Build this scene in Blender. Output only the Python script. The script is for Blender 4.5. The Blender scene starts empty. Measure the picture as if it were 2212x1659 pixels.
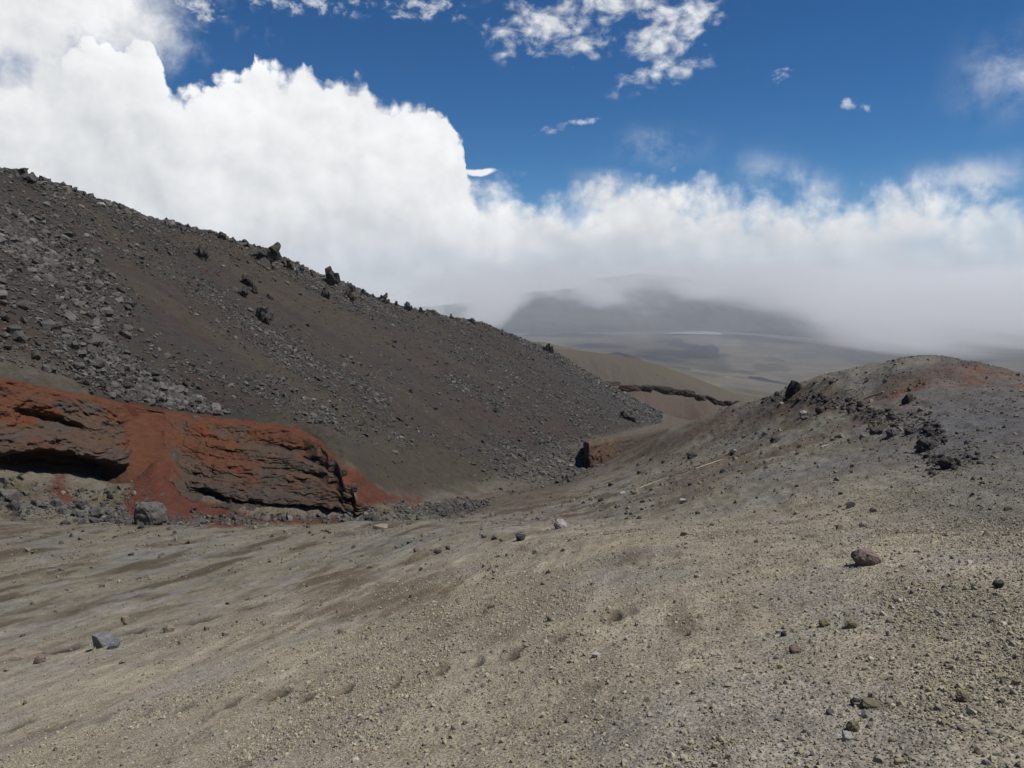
import bpy, bmesh, math, random
import numpy as np
from mathutils import Vector, Matrix, Quaternion
from mathutils.bvhtree import BVHTree

R = math.radians
scene = bpy.context.scene
COL = scene.collection
rng = np.random.default_rng(7)
random.seed(7)

# ------------------------------------------------------------------ camera
FPX, CX, CY = 1703.0, 1106.0, 829.5          # photograph measured on a 2212 x 1659 sheet
PITCH = R(7.7)
cam_d = bpy.data.cameras.new('camera')
cam_d.sensor_width = 36.0
cam_d.lens = 36.0 * FPX / 2212.0
cam_d.clip_start = 0.05
cam_d.clip_end = 60000
cam = bpy.data.objects.new('camera', cam_d)
COL.objects.link(cam)
cam.location = (0, 0, 0)
cam.rotation_euler = (math.pi / 2 - PITCH, 0, 0)
scene.camera = cam

SUN_AZ, SUN_EL = R(98), R(62)                 # azimuth from +Y towards +X
SKY_STRENGTH = 0.10
SUN_STRENGTH = 4.4
EXPOSURE = 0.0
scene.view_settings.view_transform = 'Standard'
scene.view_settings.look = 'None'
scene.view_settings.exposure = EXPOSURE
scene.view_settings.gamma = 1.0
scene.view_settings.use_curve_mapping = False
scene.cycles.volume_bounces = 24
scene.cycles.max_bounces = 26
scene.cycles.diffuse_bounces = 2
scene.cycles.use_denoising = True
scene.cycles.sample_clamp_indirect = 6.0

sun_d = bpy.data.lights.new('sun', 'SUN')
sun_d.energy = SUN_STRENGTH
sun_d.angle = R(0.6)
sun_d.color = (1.0, 0.955, 0.88)
sun = bpy.data.objects.new('sun', sun_d)
COL.objects.link(sun)
sdir = Vector((math.sin(SUN_AZ) * math.cos(SUN_EL), math.cos(SUN_AZ) * math.cos(SUN_EL), math.sin(SUN_EL)))
sun.rotation_euler = (-sdir).to_track_quat('-Z', 'Y').to_euler()


# ------------------------------------------------------------------ pixel <-> direction
def pdir(px, py):
    """photo position -> (azimuth, tan(elevation))"""
    px = np.asarray(px, float); py = np.asarray(py, float)
    a = (px - CX) / FPX
    b = (CY - py) / FPX
    dx = a
    dy = math.cos(PITCH) + b * math.sin(PITCH)
    dz = -math.sin(PITCH) + b * math.cos(PITCH)
    return np.arctan2(dx, dy), dz / np.hypot(dx, dy)


def proj(x, y, z):
    f = y * math.cos(PITCH) - z * math.sin(PITCH)
    u = y * math.sin(PITCH) + z * math.cos(PITCH)
    f = np.where(np.abs(f) < 1e-3, 1e-3, f)
    return CX + FPX * x / f, CY - FPX * u / f


# ------------------------------------------------------------------ node helper
class NT:
    def __init__(self, tree):
        self.t = tree
        self.n = tree.nodes
        self.l = tree.links

    def node(self, typ, **kw):
        nd = self.n.new(typ)
        ins = kw.pop('ins', {})
        for k, v in kw.items():
            setattr(nd, k, v)
        for k, v in ins.items():
            self.put(nd.inputs[k], v)
        return nd

    def put(self, sock, v):
        if isinstance(v, bpy.types.NodeSocket):
            self.l.new(v, sock)
        elif isinstance(v, bpy.types.Node):
            self.l.new(v.outputs[0], sock)
        else:
            sock.default_value = v

    def m(self, op, a, b=None, c=None, clamp=False):
        nd = self.n.new('ShaderNodeMath')
        nd.operation = op
        nd.use_clamp = clamp
        self.put(nd.inputs[0], a)
        if b is not None:
            self.put(nd.inputs[1], b)
        if c is not None:
            self.put(nd.inputs[2], c)
        return nd.outputs[0]

    def vm(self, op, a, b=None):
        nd = self.n.new('ShaderNodeVectorMath')
        nd.operation = op
        self.put(nd.inputs[0], a)
        if b is not None:
            self.put(nd.inputs[1], b)
        return nd.outputs[0]

    def ss(self, v, lo, hi, tlo=0.0, thi=1.0):
        nd = self.n.new('ShaderNodeMapRange')
        nd.interpolation_type = 'SMOOTHSTEP'
        self.put(nd.inputs[0], v)
        self.put(nd.inputs[1], lo)
        self.put(nd.inputs[2], hi)
        nd.inputs[3].default_value = tlo
        nd.inputs[4].default_value = thi
        return nd.outputs[0]

    def mix(self, f, a, b):
        nd = self.n.new('ShaderNodeMix')
        nd.data_type = 'RGBA'
        self.put(nd.inputs[0], f)
        self.put(nd.inputs[6], a)
        self.put(nd.inputs[7], b)
        return nd.outputs[2]

    def mul(self, a, b):
        nd = self.n.new('ShaderNodeMix')
        nd.data_type = 'RGBA'
        nd.blend_type = 'MULTIPLY'
        nd.inputs[0].default_value = 1.0
        self.put(nd.inputs[6], a)
        self.put(nd.inputs[7], b)
        return nd.outputs[2]

    def fmix(self, f, a, b):
        nd = self.n.new('ShaderNodeMix')
        nd.data_type = 'FLOAT'
        self.put(nd.inputs[0], f)
        self.put(nd.inputs[2], a)
        self.put(nd.inputs[3], b)
        return nd.outputs[0]

    def noise(self, vec, scale, detail=4, rough=0.5, dist=0.0, col=False, ntype='FBM', dim='3D'):
        nd = self.n.new('ShaderNodeTexNoise')
        nd.noise_dimensions = dim
        nd.noise_type = ntype
        self.put(nd.inputs['Vector'], vec)
        nd.inputs['Scale'].default_value = scale
        nd.inputs['Detail'].default_value = detail
        nd.inputs['Roughness'].default_value = rough
        nd.inputs['Distortion'].default_value = dist
        return nd.outputs['Color'] if col else nd.outputs[0]

    def voro(self, vec, scale, feature='F1', out='Distance', rand=1.0, smooth=None, dim='3D'):
        nd = self.n.new('ShaderNodeTexVoronoi')
        nd.voronoi_dimensions = dim
        nd.feature = feature
        self.put(nd.inputs['Vector'], vec)
        nd.inputs['Scale'].default_value = scale
        nd.inputs['Randomness'].default_value = rand
        if smooth is not None:
            nd.inputs['Smoothness'].default_value = smooth
        return nd.outputs[out]

    def rgb(self, v):
        nd = self.n.new('ShaderNodeCombineColor')
        for i in range(3):
            self.put(nd.inputs[i], v)
        return nd.outputs[0]


def lin(r, g, b):
    def f(c):
        c /= 255.0
        return c / 12.92 if c <= 0.04045 else ((c + 0.055) / 1.055) ** 2.4
    return (f(r), f(g), f(b), 1.0)


# ------------------------------------------------------------------ world: sky with clouds
world = bpy.data.worlds.new('World')
scene.world = world
world.cycles.sampling_method = 'MANUAL'
world.cycles.sample_map_resolution = 256
world.use_nodes = True
N = NT(world.node_tree)
N.n.clear()
gen = N.node('ShaderNodeTexCoord').outputs['Generated']
sky = N.node('ShaderNodeTexSky', sky_type='NISHITA', sun_disc=False)
sky.sun_elevation = SUN_EL
sky.sun_rotation = SUN_AZ
sky.altitude = 4600
sky.air_density = 1.0
sky.dust_density = 0.3
sky.ozone_density = 2.0
hsv = N.node('ShaderNodeHueSaturation', ins={'Color': sky.outputs[0], 'Saturation': 1.30, 'Value': 0.84})
sep = N.node('ShaderNodeSeparateXYZ', ins={0: gen})
X, Y, Z = sep.outputs
az0 = N.m('ARCTAN2', X, Y)
el0 = N.m('ARCSINE', Z)
# domain warp
gen = N.node('ShaderNodeCombineXYZ', ins={0: az0, 1: el0, 2: 0.0}).outputs[0]     # flat sky chart: azimuth, elevation
wn = N.noise(gen, 9.0, 4, 0.55, col=True, dim='2D')
ws = N.node('ShaderNodeSeparateColor', ins={0: wn})
az = N.m('ADD', az0, N.m('MULTIPLY', N.m('SUBTRACT', ws.outputs[0], 0.5), 0.035))
el = N.m('ADD', el0, N.m('MULTIPLY', N.m('SUBTRACT', ws.outputs[1], 0.5), 0.030))
AZR = 0.72


def curve_node(pts, ylo, yhi):
    nd = N.n.new('ShaderNodeFloatCurve')
    cu = nd.mapping.curves[0]
    P = []
    for px, py in pts:
        a, v = pdir(px, py)
        P.append((float(a), math.atan(float(v))))
    P = [p for p in P if -AZR < p[0] < AZR]
    P = [((p[0] + AZR) / (2 * AZR), (p[1] - ylo) / (yhi - ylo)) for p in P]
    P = [(0.0, P[0][1])] + P + [(1.0, P[-1][1])]
    cu.points[0].location = P[0]
    cu.points[1].location = P[-1]
    for p in P[1:-1]:
        cu.points.new(*p)
    for q in cu.points:
        q.handle_type = 'AUTO_CLAMPED'
    nd.mapping.update()
    t = N.m('DIVIDE', N.m('ADD', az, AZR), 2 * AZR, clamp=True)
    N.put(nd.inputs['Value'], t)
    return N.m('ADD', N.m('MULTIPLY', nd.outputs[0], yhi - ylo), ylo)


top_pts = [(-300, 40), (-100, 60), (60, 96), (120, 100), (150, 76), (165, 66), (215, 80), (250, 95),
           (259, 106), (275, 85), (295, 74), (318, 68), (334, 76), (343, 112), (358, 148), (376, 196), (415, 202), (460, 190),
           (475, 176), (532, 165), (545, 136), (562, 128), (580, 146), (600, 148), (624, 156), (650, 142), (680, 147),
           (692, 176), (702, 188), (725, 174), (762, 171), (798, 180), (806, 215), (830, 223), (862, 226), (904, 224),
           (940, 240), (962, 262), (985, 292), (998, 325), (1005, 370), (1015, 396), (1060, 408), (1160, 420), (1250, 420),
           (1295, 398), (1330, 398), (1400, 408), (1480, 420), (1560, 425), (1650, 428), (1740, 436), (1800, 447),
           (1850, 434), (1900, 408), (1950, 395), (2000, 408), (2060, 424), (2120, 424), (2212, 432), (2400, 420)]
etop = curve_node(top_pts, -0.1, 0.75)
wide = N.ss(N.m('ABSOLUTE', az0), 0.70, 1.5)
etop = N.fmix(wide, etop, 0.22)
# cauliflower bumps on the edge
gen2 = N.node('ShaderNodeCombineXYZ', ins={0: az, 1: el, 2: 0.0}).outputs[0]
b1 = N.voro(gen2, 30.0, 'SMOOTH_F1', smooth=0.35, dim='2D')
b2 = N.voro(gen2, 75.0, 'SMOOTH_F1', smooth=0.3, dim='2D')
b3 = N.noise(gen, 90.0, 4, 0.68, dim='2D')
bump = N.m('ADD', N.m('MULTIPLY', N.m('SUBTRACT', 0.45, b1), 0.024), N.m('MULTIPLY', N.m('SUBTRACT', 0.45, b2), 0.012))
bump = N.m('ADD', bump, N.m('MULTIPLY', N.m('SUBTRACT', b3, 0.5), 0.020))
az_c0 = float(pdir(1000, 380)[0]); az_c1 = float(pdir(1060, 400)[0])
bankness = N.ss(az0, az_c0, az_c1)                       # 0 crisp cumulus, 1 soft cloud bank
az_l0 = float(pdir(90, 100)[0]); az_l1 = float(pdir(230, 100)[0])
leftsoft = N.m('MULTIPLY', N.m('SUBTRACT', 1.0, N.ss(az0, az_l0, az_l1)), 0.5)
softness = N.m('MAXIMUM', N.m('MULTIPLY', bankness, 0.030), N.m('MULTIPLY', leftsoft, 0.06))
softness = N.m('ADD', softness, N.m('ADD', 0.004, N.m('MULTIPLY', N.ss(wn, 0.35, 0.65), 0.012)))
fb = N.noise(gen, 16.0, 6, 0.62, 0.15, dim='2D')
soft_disp = N.m('MULTIPLY', N.m('SUBTRACT', fb, 0.5), N.m('MULTIPLY', N.m('MAXIMUM', bankness, leftsoft), 0.09))
depth = N.m('ADD', N.m('SUBTRACT', N.m('ADD', etop, bump), el), soft_disp)
m1 = N.ss(N.m('DIVIDE', depth, softness), -0.5, 1.0)


def gauss(px, py, rx, ry, warp=True, rot=0.0):
    a, v = pdir(px, py)
    a = float(a); e = math.atan(float(v))
    A = az if warp else az0
    E = el if warp else el0
    u = N.m('SUBTRACT', A, a); w = N.m('SUBTRACT', E, e)
    if rot:
        c, s = math.cos(rot), math.sin(rot)
        u, w = (N.m('ADD', N.m('MULTIPLY', u, c), N.m('MULTIPLY', w, s)),
                N.m('SUBTRACT', N.m('MULTIPLY', w, c), N.m('MULTIPLY', u, s)))
    u = N.m('DIVIDE', u, rx / FPX)
    w = N.m('DIVIDE', w, ry / FPX)
    q = N.m('ADD', N.m('MULTIPLY', u, u), N.m('MULTIPLY', w, w))
    return N.m('EXPONENT', N.m('MULTIPLY', q, -1.0))


def addmax(lst):
    r = lst[0]
    for x in lst[1:]:
        r = N.m('MAXIMUM', r, x)
    return r


# fleecy high cloud
alt = addmax([gauss(1180, 55, 105, 60), gauss(1330, 10, 90, 50), gauss(1430, 60, 95, 75), gauss(1500, 10, 70, 50), gauss(1420, 150, 75, 30, rot=0.3),
              gauss(1240, 95, 60, 30)])
vs = N.vm('MULTIPLY', gen, (1.0, 1.5, 1.0))
an = N.noise(vs, 26.0, 6, 0.66, 0.25, dim='2D')
av = N.voro(vs, 60.0, 'SMOOTH_F1', smooth=0.6, dim='2D')
alt_d = N.m('ADD', N.m('ADD', N.m('MULTIPLY', alt, 0.62), N.m('MULTIPLY', N.m('SUBTRACT', an, 0.5), 1.9)), N.m('MULTIPLY', N.m('SUBTRACT', 0.42, av), 0.45))
m2 = N.m('MULTIPLY', N.m('MULTIPLY', N.ss(alt_d, 0.15, 1.05), 0.92), N.ss(alt, 0.05, 0.35))
# small scraps and faint wisps
scr = addmax([gauss(1690, 160, 22, 16), gauss(1838, 221, 20, 12), gauss(1884, 222, 13, 8), gauss(1170, 280, 36, 9, rot=0.3), gauss(1255, 256, 48, 9, rot=0.1),
              gauss(430, 20, 60, 30), gauss(660, 10, 110, 22), gauss(915, 18, 90, 26), gauss(290, 40, 70, 34)])
sn = N.noise(vs, 55.0, 5, 0.68, 0.2, dim='2D')
m3 = N.m('MULTIPLY', N.ss(N.m('ADD', N.m('MULTIPLY', scr, 0.6), N.m('MULTIPLY', N.m('SUBTRACT', sn, 0.5), 2.2)), 0.25, 1.1), N.m('MULTIPLY', N.ss(scr, 0.08, 0.5), 0.7))
veil = addmax([gauss(1720, 405, 95, 34, rot=-0.35), gauss(2080, 385, 120, 26), gauss(2175, 160, 55, 60, rot=-0.8), gauss(1430, 320, 70, 30), gauss(1330, 395, 60, 14, rot=-0.25),
               gauss(1530, 405, 26, 14)])
m4 = N.m('MULTIPLY', N.m('MULTIPLY', veil, N.ss(fb, 0.28, 0.85)), 0.75)
lens = N.ss(gauss(1032, 371, 50, 9, rot=0.04), 0.35, 0.75)
lv = gauss(0, -40, 330, 150)
m5 = N.ss(N.m('ADD', lv, N.m('MULTIPLY', N.m('SUBTRACT', fb, 0.5), 0.7)), 0.22, 0.75)
mask = addmax([m1, m2, m3, m4, m5, lens])
# blue gaps in the right of the bank
gap = N.m('MULTIPLY', addmax([gauss(2175, 530, 70, 60), gauss(2030, 520, 70, 22)]), N.ss(fb, 0.35, 0.62))
mask = N.m('MULTIPLY', mask, N.m('SUBTRACT', 1.0, N.m('MULTIPLY', gap, 0.38)))
# cloud tone
tn = N.noise(gen, 5.0, 3, 0.5, dim='2D')
tn2 = N.noise(gen, 22.0, 4, 0.55, dim='2D')
deep = N.ss(depth, 0.0, 0.26)                           # thicker, greyer away from the lit edge
bank_t = N.ss(az0, float(pdir(860, 400)[0]), float(pdir(1250, 400)[0]))
tone = N.m('SUBTRACT', 0.95, N.m('MULTIPLY', deep, 0.15))
tone = N.m('ADD', tone, N.m('MULTIPLY', N.m('SUBTRACT', tn, 0.5), 0.30))
tone = N.m('ADD', tone, N.m('MULTIPLY', N.m('MULTIPLY', bump, 2.2), N.m('SUBTRACT', 1.0, N.ss(depth, 0.03, 0.20))))
tone = N.m('ADD', tone, N.m('MULTIPLY', N.m('SUBTRACT', tn2, 0.5), 0.17))
tone = N.m('SUBTRACT', tone, N.m('MULTIPLY', N.m('MULTIPLY', bank_t, N.ss(el0, 0.11, 0.0)), 0.20))
tone = N.m('SUBTRACT', tone, N.m('MULTIPLY', leftsoft, 0.08))
tone = N.m('SUBTRACT', tone, N.m('MULTIPLY', N.ss(el0, 0.06, -0.02), 0.06))
cl1 = N.noise(gen2, 13.0, 5, 0.55, dim='2D')
cl2 = N.noise(N.vm('ADD', gen2, (0.012, 0.014, 0.0)), 13.0, 5, 0.55, dim='2D')
tone = N.m('ADD', tone, N.m('MULTIPLY', N.m('SUBTRACT', cl1, cl2), 0.32))      # billows lit from the sun's side
tint = N.mix(N.ss(tone, 0.6, 0.95), (0.90, 0.95, 1.0, 1), (0.985, 0.995, 1.0, 1))
ccol = N.mul(tint, N.rgb(tone))
bg_sky = N.node('ShaderNodeBackground', ins={'Color': N.mul(hsv.outputs[0], (0.42, 0.84, 0.97, 1.0)), 'Strength': SKY_STRENGTH})
bg_cl = N.node('ShaderNodeBackground', ins={'Color': ccol, 'Strength': 0.97})
mx = N.node('ShaderNodeMixShader', ins={0: mask, 1: bg_sky.outputs[0], 2: bg_cl.outputs[0]})
N.node('ShaderNodeOutputWorld', ins={0: mx.outputs[0]})


# ------------------------------------------------------------------ numpy noise
def _h(ix, iy, iz, seed):
    n = (ix * 374761393 + iy * 668265263 + iz * 2147483647 + seed * 1274126177) & 0xFFFFFFFF
    n = ((n ^ (n >> 13)) * 1274126177) & 0xFFFFFFFF
    return ((n ^ (n >> 16)) & 0xFFFF).astype(np.float64) / 32767.5 - 1.0


def vnoise(x, y, z=None, seed=0):
    """smooth value noise, about -1..1"""
    x = np.asarray(x, float); y = np.asarray(y, float)
    x0 = np.floor(x).astype(np.int64); y0 = np.floor(y).astype(np.int64)
    fx = x - x0; fy = y - y0
    fx = fx * fx * fx * (fx * (fx * 6 - 15) + 10); fy = fy * fy * fy * (fy * (fy * 6 - 15) + 10)
    if z is None:
        k = np.zeros_like(x0)
        a = _h(x0, y0, k, seed); b = _h(x0 + 1, y0, k, seed)
        c = _h(x0, y0 + 1, k, seed); d = _h(x0 + 1, y0 + 1, k, seed)
        return (a + (b - a) * fx) * (1 - fy) + (c + (d - c) * fx) * fy
    z = np.asarray(z, float)
    z0 = np.floor(z).astype(np.int64); fz = z - z0
    fz = fz * fz * (3 - 2 * fz)
    r = []
    for k in (0, 1):
        a = _h(x0, y0, z0 + k, seed); b = _h(x0 + 1, y0, z0 + k, seed)
        c = _h(x0, y0 + 1, z0 + k, seed); d = _h(x0 + 1, y0 + 1, z0 + k, seed)
        r.append((a + (b - a) * fx) * (1 - fy) + (c + (d - c) * fx) * fy)
    return r[0] * (1 - fz) + r[1] * fz


def fbm(x, y, z=None, o=4, seed=0, gain=0.5):
    s = 0; a = 1.0; t = 0
    for i in range(o):
        s = s + a * vnoise(x, y, z, seed + i * 17)
        t += a; a *= gain
        x = x * 2.03 + 11.3; y = y * 2.03 - 7.7
        if z is not None:
            z = z * 2.03 + 3.1
    return s / t


def ridged(x, y, z=None, o=4, seed=0):
    s = 0; a = 1.0; t = 0
    for i in range(o):
        s = s + a * (1 - 2 * np.abs(vnoise(x, y, z, seed + i * 17)))
        t += a; a *= 0.5
        x = x * 2.03 + 11.3; y = y * 2.03 - 7.7
        if z is not None:
            z = z * 2.03 + 3.1
    return s / t


def sst(v, lo, hi):
    t = np.clip((v - lo) / (hi - lo), 0, 1)
    return t * t * (3 - 2 * t)


# ------------------------------------------------------------------ terrain: one height sheet fitted through measured points
AX, VVP = (float(q) for q in pdir(1450, 925))    # axis of the gully: everything runs down towards this direction
H0 = 1.6


def st(x, y):
    return x * math.sin(AX) + y * math.cos(AX), x * math.cos(AX) - y * math.sin(AX)


PTS = []   # (az, r, z)


def C(px, py, h=None, t=None, r=None, z=None, add=True):
    a, v = (float(q) for q in pdir(px, py))
    if h is not None:
        r = h / (v - VVP * math.cos(a - AX))
    elif t is not None:
        r = t / math.sin(a - AX)
    elif z is not None:
        r = z / v
    if add:
        PTS.append((a, r, v * r))
    return np.array([math.sin(a) * r, math.cos(a) * r, v * r])


# ring around the viewer
for r in (0.6, 1.5, 2.6):
    for a in np.radians(np.arange(-60, 61, 15)):
        x, y = r * math.sin(a), r * math.cos(a)
        s, t = st(x, y)
        PTS.append((a, r, VVP * s - H0 + (0.3 * t if t < 0 else -0.01 * t)))
# foreground: cross profile of the slope the viewer stands on (t across, h above the axis plane)
_tp = np.array([-70, -42, -34, -26, -18, -12, -8, -5, -2.5, 0, 3, 6, 10, 14.])
_hp = np.array([-6.9, -6.8, -6.6, -6.35, -5.8, -5.0, -4.05, -3.15, -2.38, -1.6, -0.9, -0.4, 0.1, 0.5])


def profile_r(px, py):
    a, v = (float(q) for q in pdir(px, py))
    rs = np.geomspace(1.0, 140, 4000)
    t = rs * math.sin(a - AX)
    g = rs * (v - VVP * math.cos(a - AX)) - np.interp(t, _tp, _hp)
    k = np.argmax(g < 0)
    return float(rs[k])


for py in (1900, 1760, 1659, 1570, 1480, 1400, 1330, 1270, 1220, 1180, 1150, 1125):
    for px in (-350, 0, 250, 500, 750, 950, 1106, 1250, 1400, 1550, 1700, 1900, 2050, 2212, 2560):
        if (py < 1180 and px > 1106) or (py < 1270 and px > 1900) or (py < 1150 and 750 < px):
            continue
        C(px, py, r=profile_r(px, py))
for px, py, r in [(960, 1120, 50), (1106, 1120, 39), (1250, 1120, 29), (1400, 1120, 22), (1550, 1120, 17.5), (1700, 1120, 14.8), (1900, 1120, 12.6), (2050, 1120, 11.6), (2212, 1120, 10.9), (2560, 1120, 10),
                  (1060, 1078, 76), (1250, 1050, 74), (1330, 1050, 56), (1400, 1050, 43), (1500, 1050, 31), (1650, 1050, 23), (1800, 1050, 18.8), (2000, 1050, 15.8), (2212, 1050, 14.2), (2560, 1050, 12.5),
                  (1400, 985, 84), (1500, 980, 60), (1650, 980, 39), (1800, 980, 29.5), (2000, 980, 23.5), (2212, 980, 20.5), (2560, 980, 18),
                  (1600, 905, 67), (1700, 900, 53), (1800, 900, 43), (2000, 900, 34), (2212, 900, 30), (2560, 930, 25),
                  (1850, 840, 49), (2000, 830, 43), (2100, 830, 41.5)]:
    C(px, py, r=r)
# right spur skyline, then falling away behind it
SPUR = [(1265, 1017, 118), (1340, 985, 112), (1400, 953, 106), (1460, 925, 98), (1530, 897, 88), (1600, 871, 78), (1700, 836, 66), (1780, 811, 60), (1850, 796, 56),
        (1930, 780, 53), (2000, 769, 51), (2060, 773, 50), (2130, 789, 48), (2212, 812, 46), (2400, 860, 42), (2560, 890, 40)]
for px, py, r in SPUR:
    C(px, py, r=r)
    if px >= 1460:
        C(px, py + 26, r=r * 1.16)
        C(px, py + 80, r=r * 1.42)
    else:
        C(px, py + 10, r=r * 1.13)
# far side of the spur, hidden
for px, z, r in [(1560, -46, 190), (1700, -46, 190), (2000, -42, 170), (2212, -40, 160), (2560, -40, 150), (1600, -72, 330), (1850, -78, 330), (2212, -80, 330), (2560, -80, 330)]:
    a = float(pdir(px, 830)[0]); PTS.append((a, r, z))
# gully floor
for px, py, r in [(900, 1098, 82), (965, 1088, 92), (1050, 1068, 108), (1130, 1045, 128), (1200, 1030, 148), (1262, 1016, 170),
                  (1330, 962, 222), (1390, 942, 270), (1440, 923, 330), (1500, 908, 420), (1560, 896, 470), (1620, 893, 500)]:
    C(px, py, r=r)
# left flank: crest (skyline) and foot
CREST = [(-350, 240), (-150, 310), (0, 364), (60, 382), (130, 402), (260, 446), (400, 488), (470, 508), (540, 530), (590, 552), (640, 577), (720, 605), (790, 634), (870, 662),
         (935, 674), (1000, 688), (1045, 698), (1090, 717), (1140, 738), (1180, 753), (1235, 784), (1290, 822), (1345, 858), (1400, 892), (1440, 916)]
CR_R = [122 / math.sin(AX - float(pdir(c[0], c[1])[0])) for c in CREST]
CR_R = [r if c[0] <= 720 else float(np.interp(c[0], [720, 870, 1000, 1090, 1180, 1290, 1400, 1440], [292, 330, 362, 385, 404, 425, 440, 445])) for r, c in zip(CR_R, CREST)]
crest3 = [C(px, py, r=r) for (px, py), r in zip(CREST, CR_R)]
for (px, py), c in zip(CREST, crest3):      # back of the crest
    r = math.hypot(c[0], c[1])
    C(px, py + 22, r=r * 1.08)
    if px < 1200:
        C(px, py + 60, r=r * 1.28)
FOOT = [(-350, 790, -62), (-150, 808, -60), (0, 822, -58), (100, 842, -56.5), (200, 862, -55), (300, 886, -53), (400, 905, -50), (500, 912, -46), (600, 922, -41), (660, 936, -37.5), (705, 965, -33.5),
        (760, 1020, -29.5), (830, 1065, -27.5)]
foot3 = [C(px, py, t=t) for px, py, t in FOOT]
foot3 += [C(px, py, r=r, add=False) for px, py, r in [(900, 1092, 84), (965, 1082, 94), (1050, 1058, 110), (1100, 1040, 124), (1180, 1005, 165), (1262, 975, 200), (1330, 955, 235), (1390, 938, 285), (1440, 921, 340)]]
fs = np.array([st(p[0], p[1]) for p in foot3]); fz = np.array([p[2] for p in foot3])
o = np.argsort(fs[:, 0]); fs = fs[o]; fz = fz[o]
for c in crest3:                            # straight fall lines between crest and foot
    s, t = st(c[0], c[1])
    if s > 345:
        continue
    t1 = np.interp(s, fs[:, 0], fs[:, 1]); z1 = np.interp(s, fs[:, 0], fz)
    for k in (0.2, 0.4, 0.6, 0.8):
        tt = t + (t1 - t) * k
        zz = c[2] + (z1 - c[2]) * k - 1.2 * math.sin(math.pi * k)
        x = s * math.sin(AX) + tt * math.cos(AX); y = s * math.cos(AX) - tt * math.sin(AX)
        PTS.append((math.atan2(x, y), math.hypot(x, y), zz))
# foot of the red cliff
CB = [(-350, 1000, -55), (-60, 1020, -53), (0, 1030, -52), (60, 1032, -51.2), (110, 1036, -50.5), (160, 1042, -49.5), (210, 1056, -48.2), (250, 1060, -47.4), (285, 1048, -46.8), (318, 1030, -46.3),
      (345, 1022, -45.5), (380, 1060, -43.5), (420, 1085, -41.5), (480, 1102, -38), (560, 1107, -35), (640, 1104, -32), (700, 1106, -29.8), (785, 1109, -26.8)]
for q in CB:
    C(q[0], q[1] + 4, t=q[2])
# far bank with the broken rock band, and the plain
for px, py, r in [(1240, 835, 520), (1300, 850, 520), (1400, 862, 520), (1500, 885, 525), (1580, 895, 530),
                  (1200, 792, 560), (1300, 812, 560), (1400, 828, 560), (1500, 850, 562), (1600, 882, 566), (1680, 900, 570), (1800, 930, 575),
                  (1200, 768, 610), (1300, 778, 615), (1400, 796, 620), (1500, 828, 625), (1600, 866, 630), (1680, 890, 635), (1800, 925, 640),
                  (1200, 759, 900), (1300, 771, 900), (1400, 792, 930), (1500, 818, 950), (1600, 852, 960), (1700, 878, 970), (1850, 905, 980), (2212, 960, 1000), (2560, 990, 1000),
                  (1150, 742, 1500), (1250, 764, 1500), (1350, 788, 1600), (1450, 806, 1700), (1550, 830, 1700), (1700, 855, 1700), (2212, 900, 1700), (2560, 900, 1700),
                  (1300, 768, 2600), (1450, 795, 2600), (1600, 822, 2600), (1750, 838, 2700), (2212, 850, 2700), (2560, 850, 2700),
                  (1200, 752, 4300), (1400, 777, 4000), (1600, 797, 4000), (1800, 806, 4000), (2212, 812, 4000), (2560, 812, 4000), (900, 752, 4300), (400, 752, 4300), (-350, 752, 4300),
                  (1200, 738, 6000), (1400, 752, 5600), (1600, 762, 5600), (1800, 772, 5600), (2212, 778, 5600), (2560, 778, 5600), (400, 740, 6000), (-350, 740, 6000),
                  (1200, 724, 7800), (1400, 721, 7600), (1500, 720, 7600), (1600, 727, 7600), (1800, 742, 8000), (2212, 752, 8000), (2560, 752, 8000), (400, 724, 8000), (-350, 724, 8000)]:
    C(px, py, r=r)
for px in (-350, 400, 1000, 1400, 1800, 2212, 2560):
    C(px, 716, r=11000); C(px, 700, r=16000); C(px, 688, r=30000)
# left of the crest, far down behind it
for px in (-350, 0, 400, 800):
    for r, z in ((600, -60), (1200, -190), (2400, -380)):
        a = float(pdir(px, 830)[0]); PTS.append((a, r, z))

PA = np.array(PTS)
KAZ = 3.0


def base_z(az, r):
    return -H0 + VVP * r * np.cos(az - AX)


def tps_fit(P):
    U = np.c_[P[:, 0] * KAZ, np.log(P[:, 1])]
    w = (P[:, 2] - base_z(P[:, 0], P[:, 1])) / P[:, 1]
    n = len(U)
    d2 = ((U[:, None, :] - U[None, :, :]) ** 2).sum(-1)
    K = 0.5 * d2 * np.log(d2 + 1e-12) + np.eye(n) * 2e-4
    Q = np.c_[np.ones(n), U]
    A = np.block([[K, Q], [Q.T, np.zeros((3, 3))]])
    sol = np.linalg.solve(A, np.r_[w, np.zeros(3)])
    return U, sol


TU, TSOL = tps_fit(PA)


def tps_eval(az, lr):
    sh = az.shape
    q = np.c_[az.ravel() * KAZ, lr.ravel()]
    out = np.empty(len(q))
    for i in range(0, len(q), 8000):
        b = q[i:i + 8000]
        d2 = ((b[:, None, :] - TU[None]) ** 2).sum(-1)
        out[i:i + 8000] = (0.5 * d2 * np.log(d2 + 1e-12)) @ TSOL[:-3] + TSOL[-3] + b @ TSOL[-2:]
    return out.reshape(sh)


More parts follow.
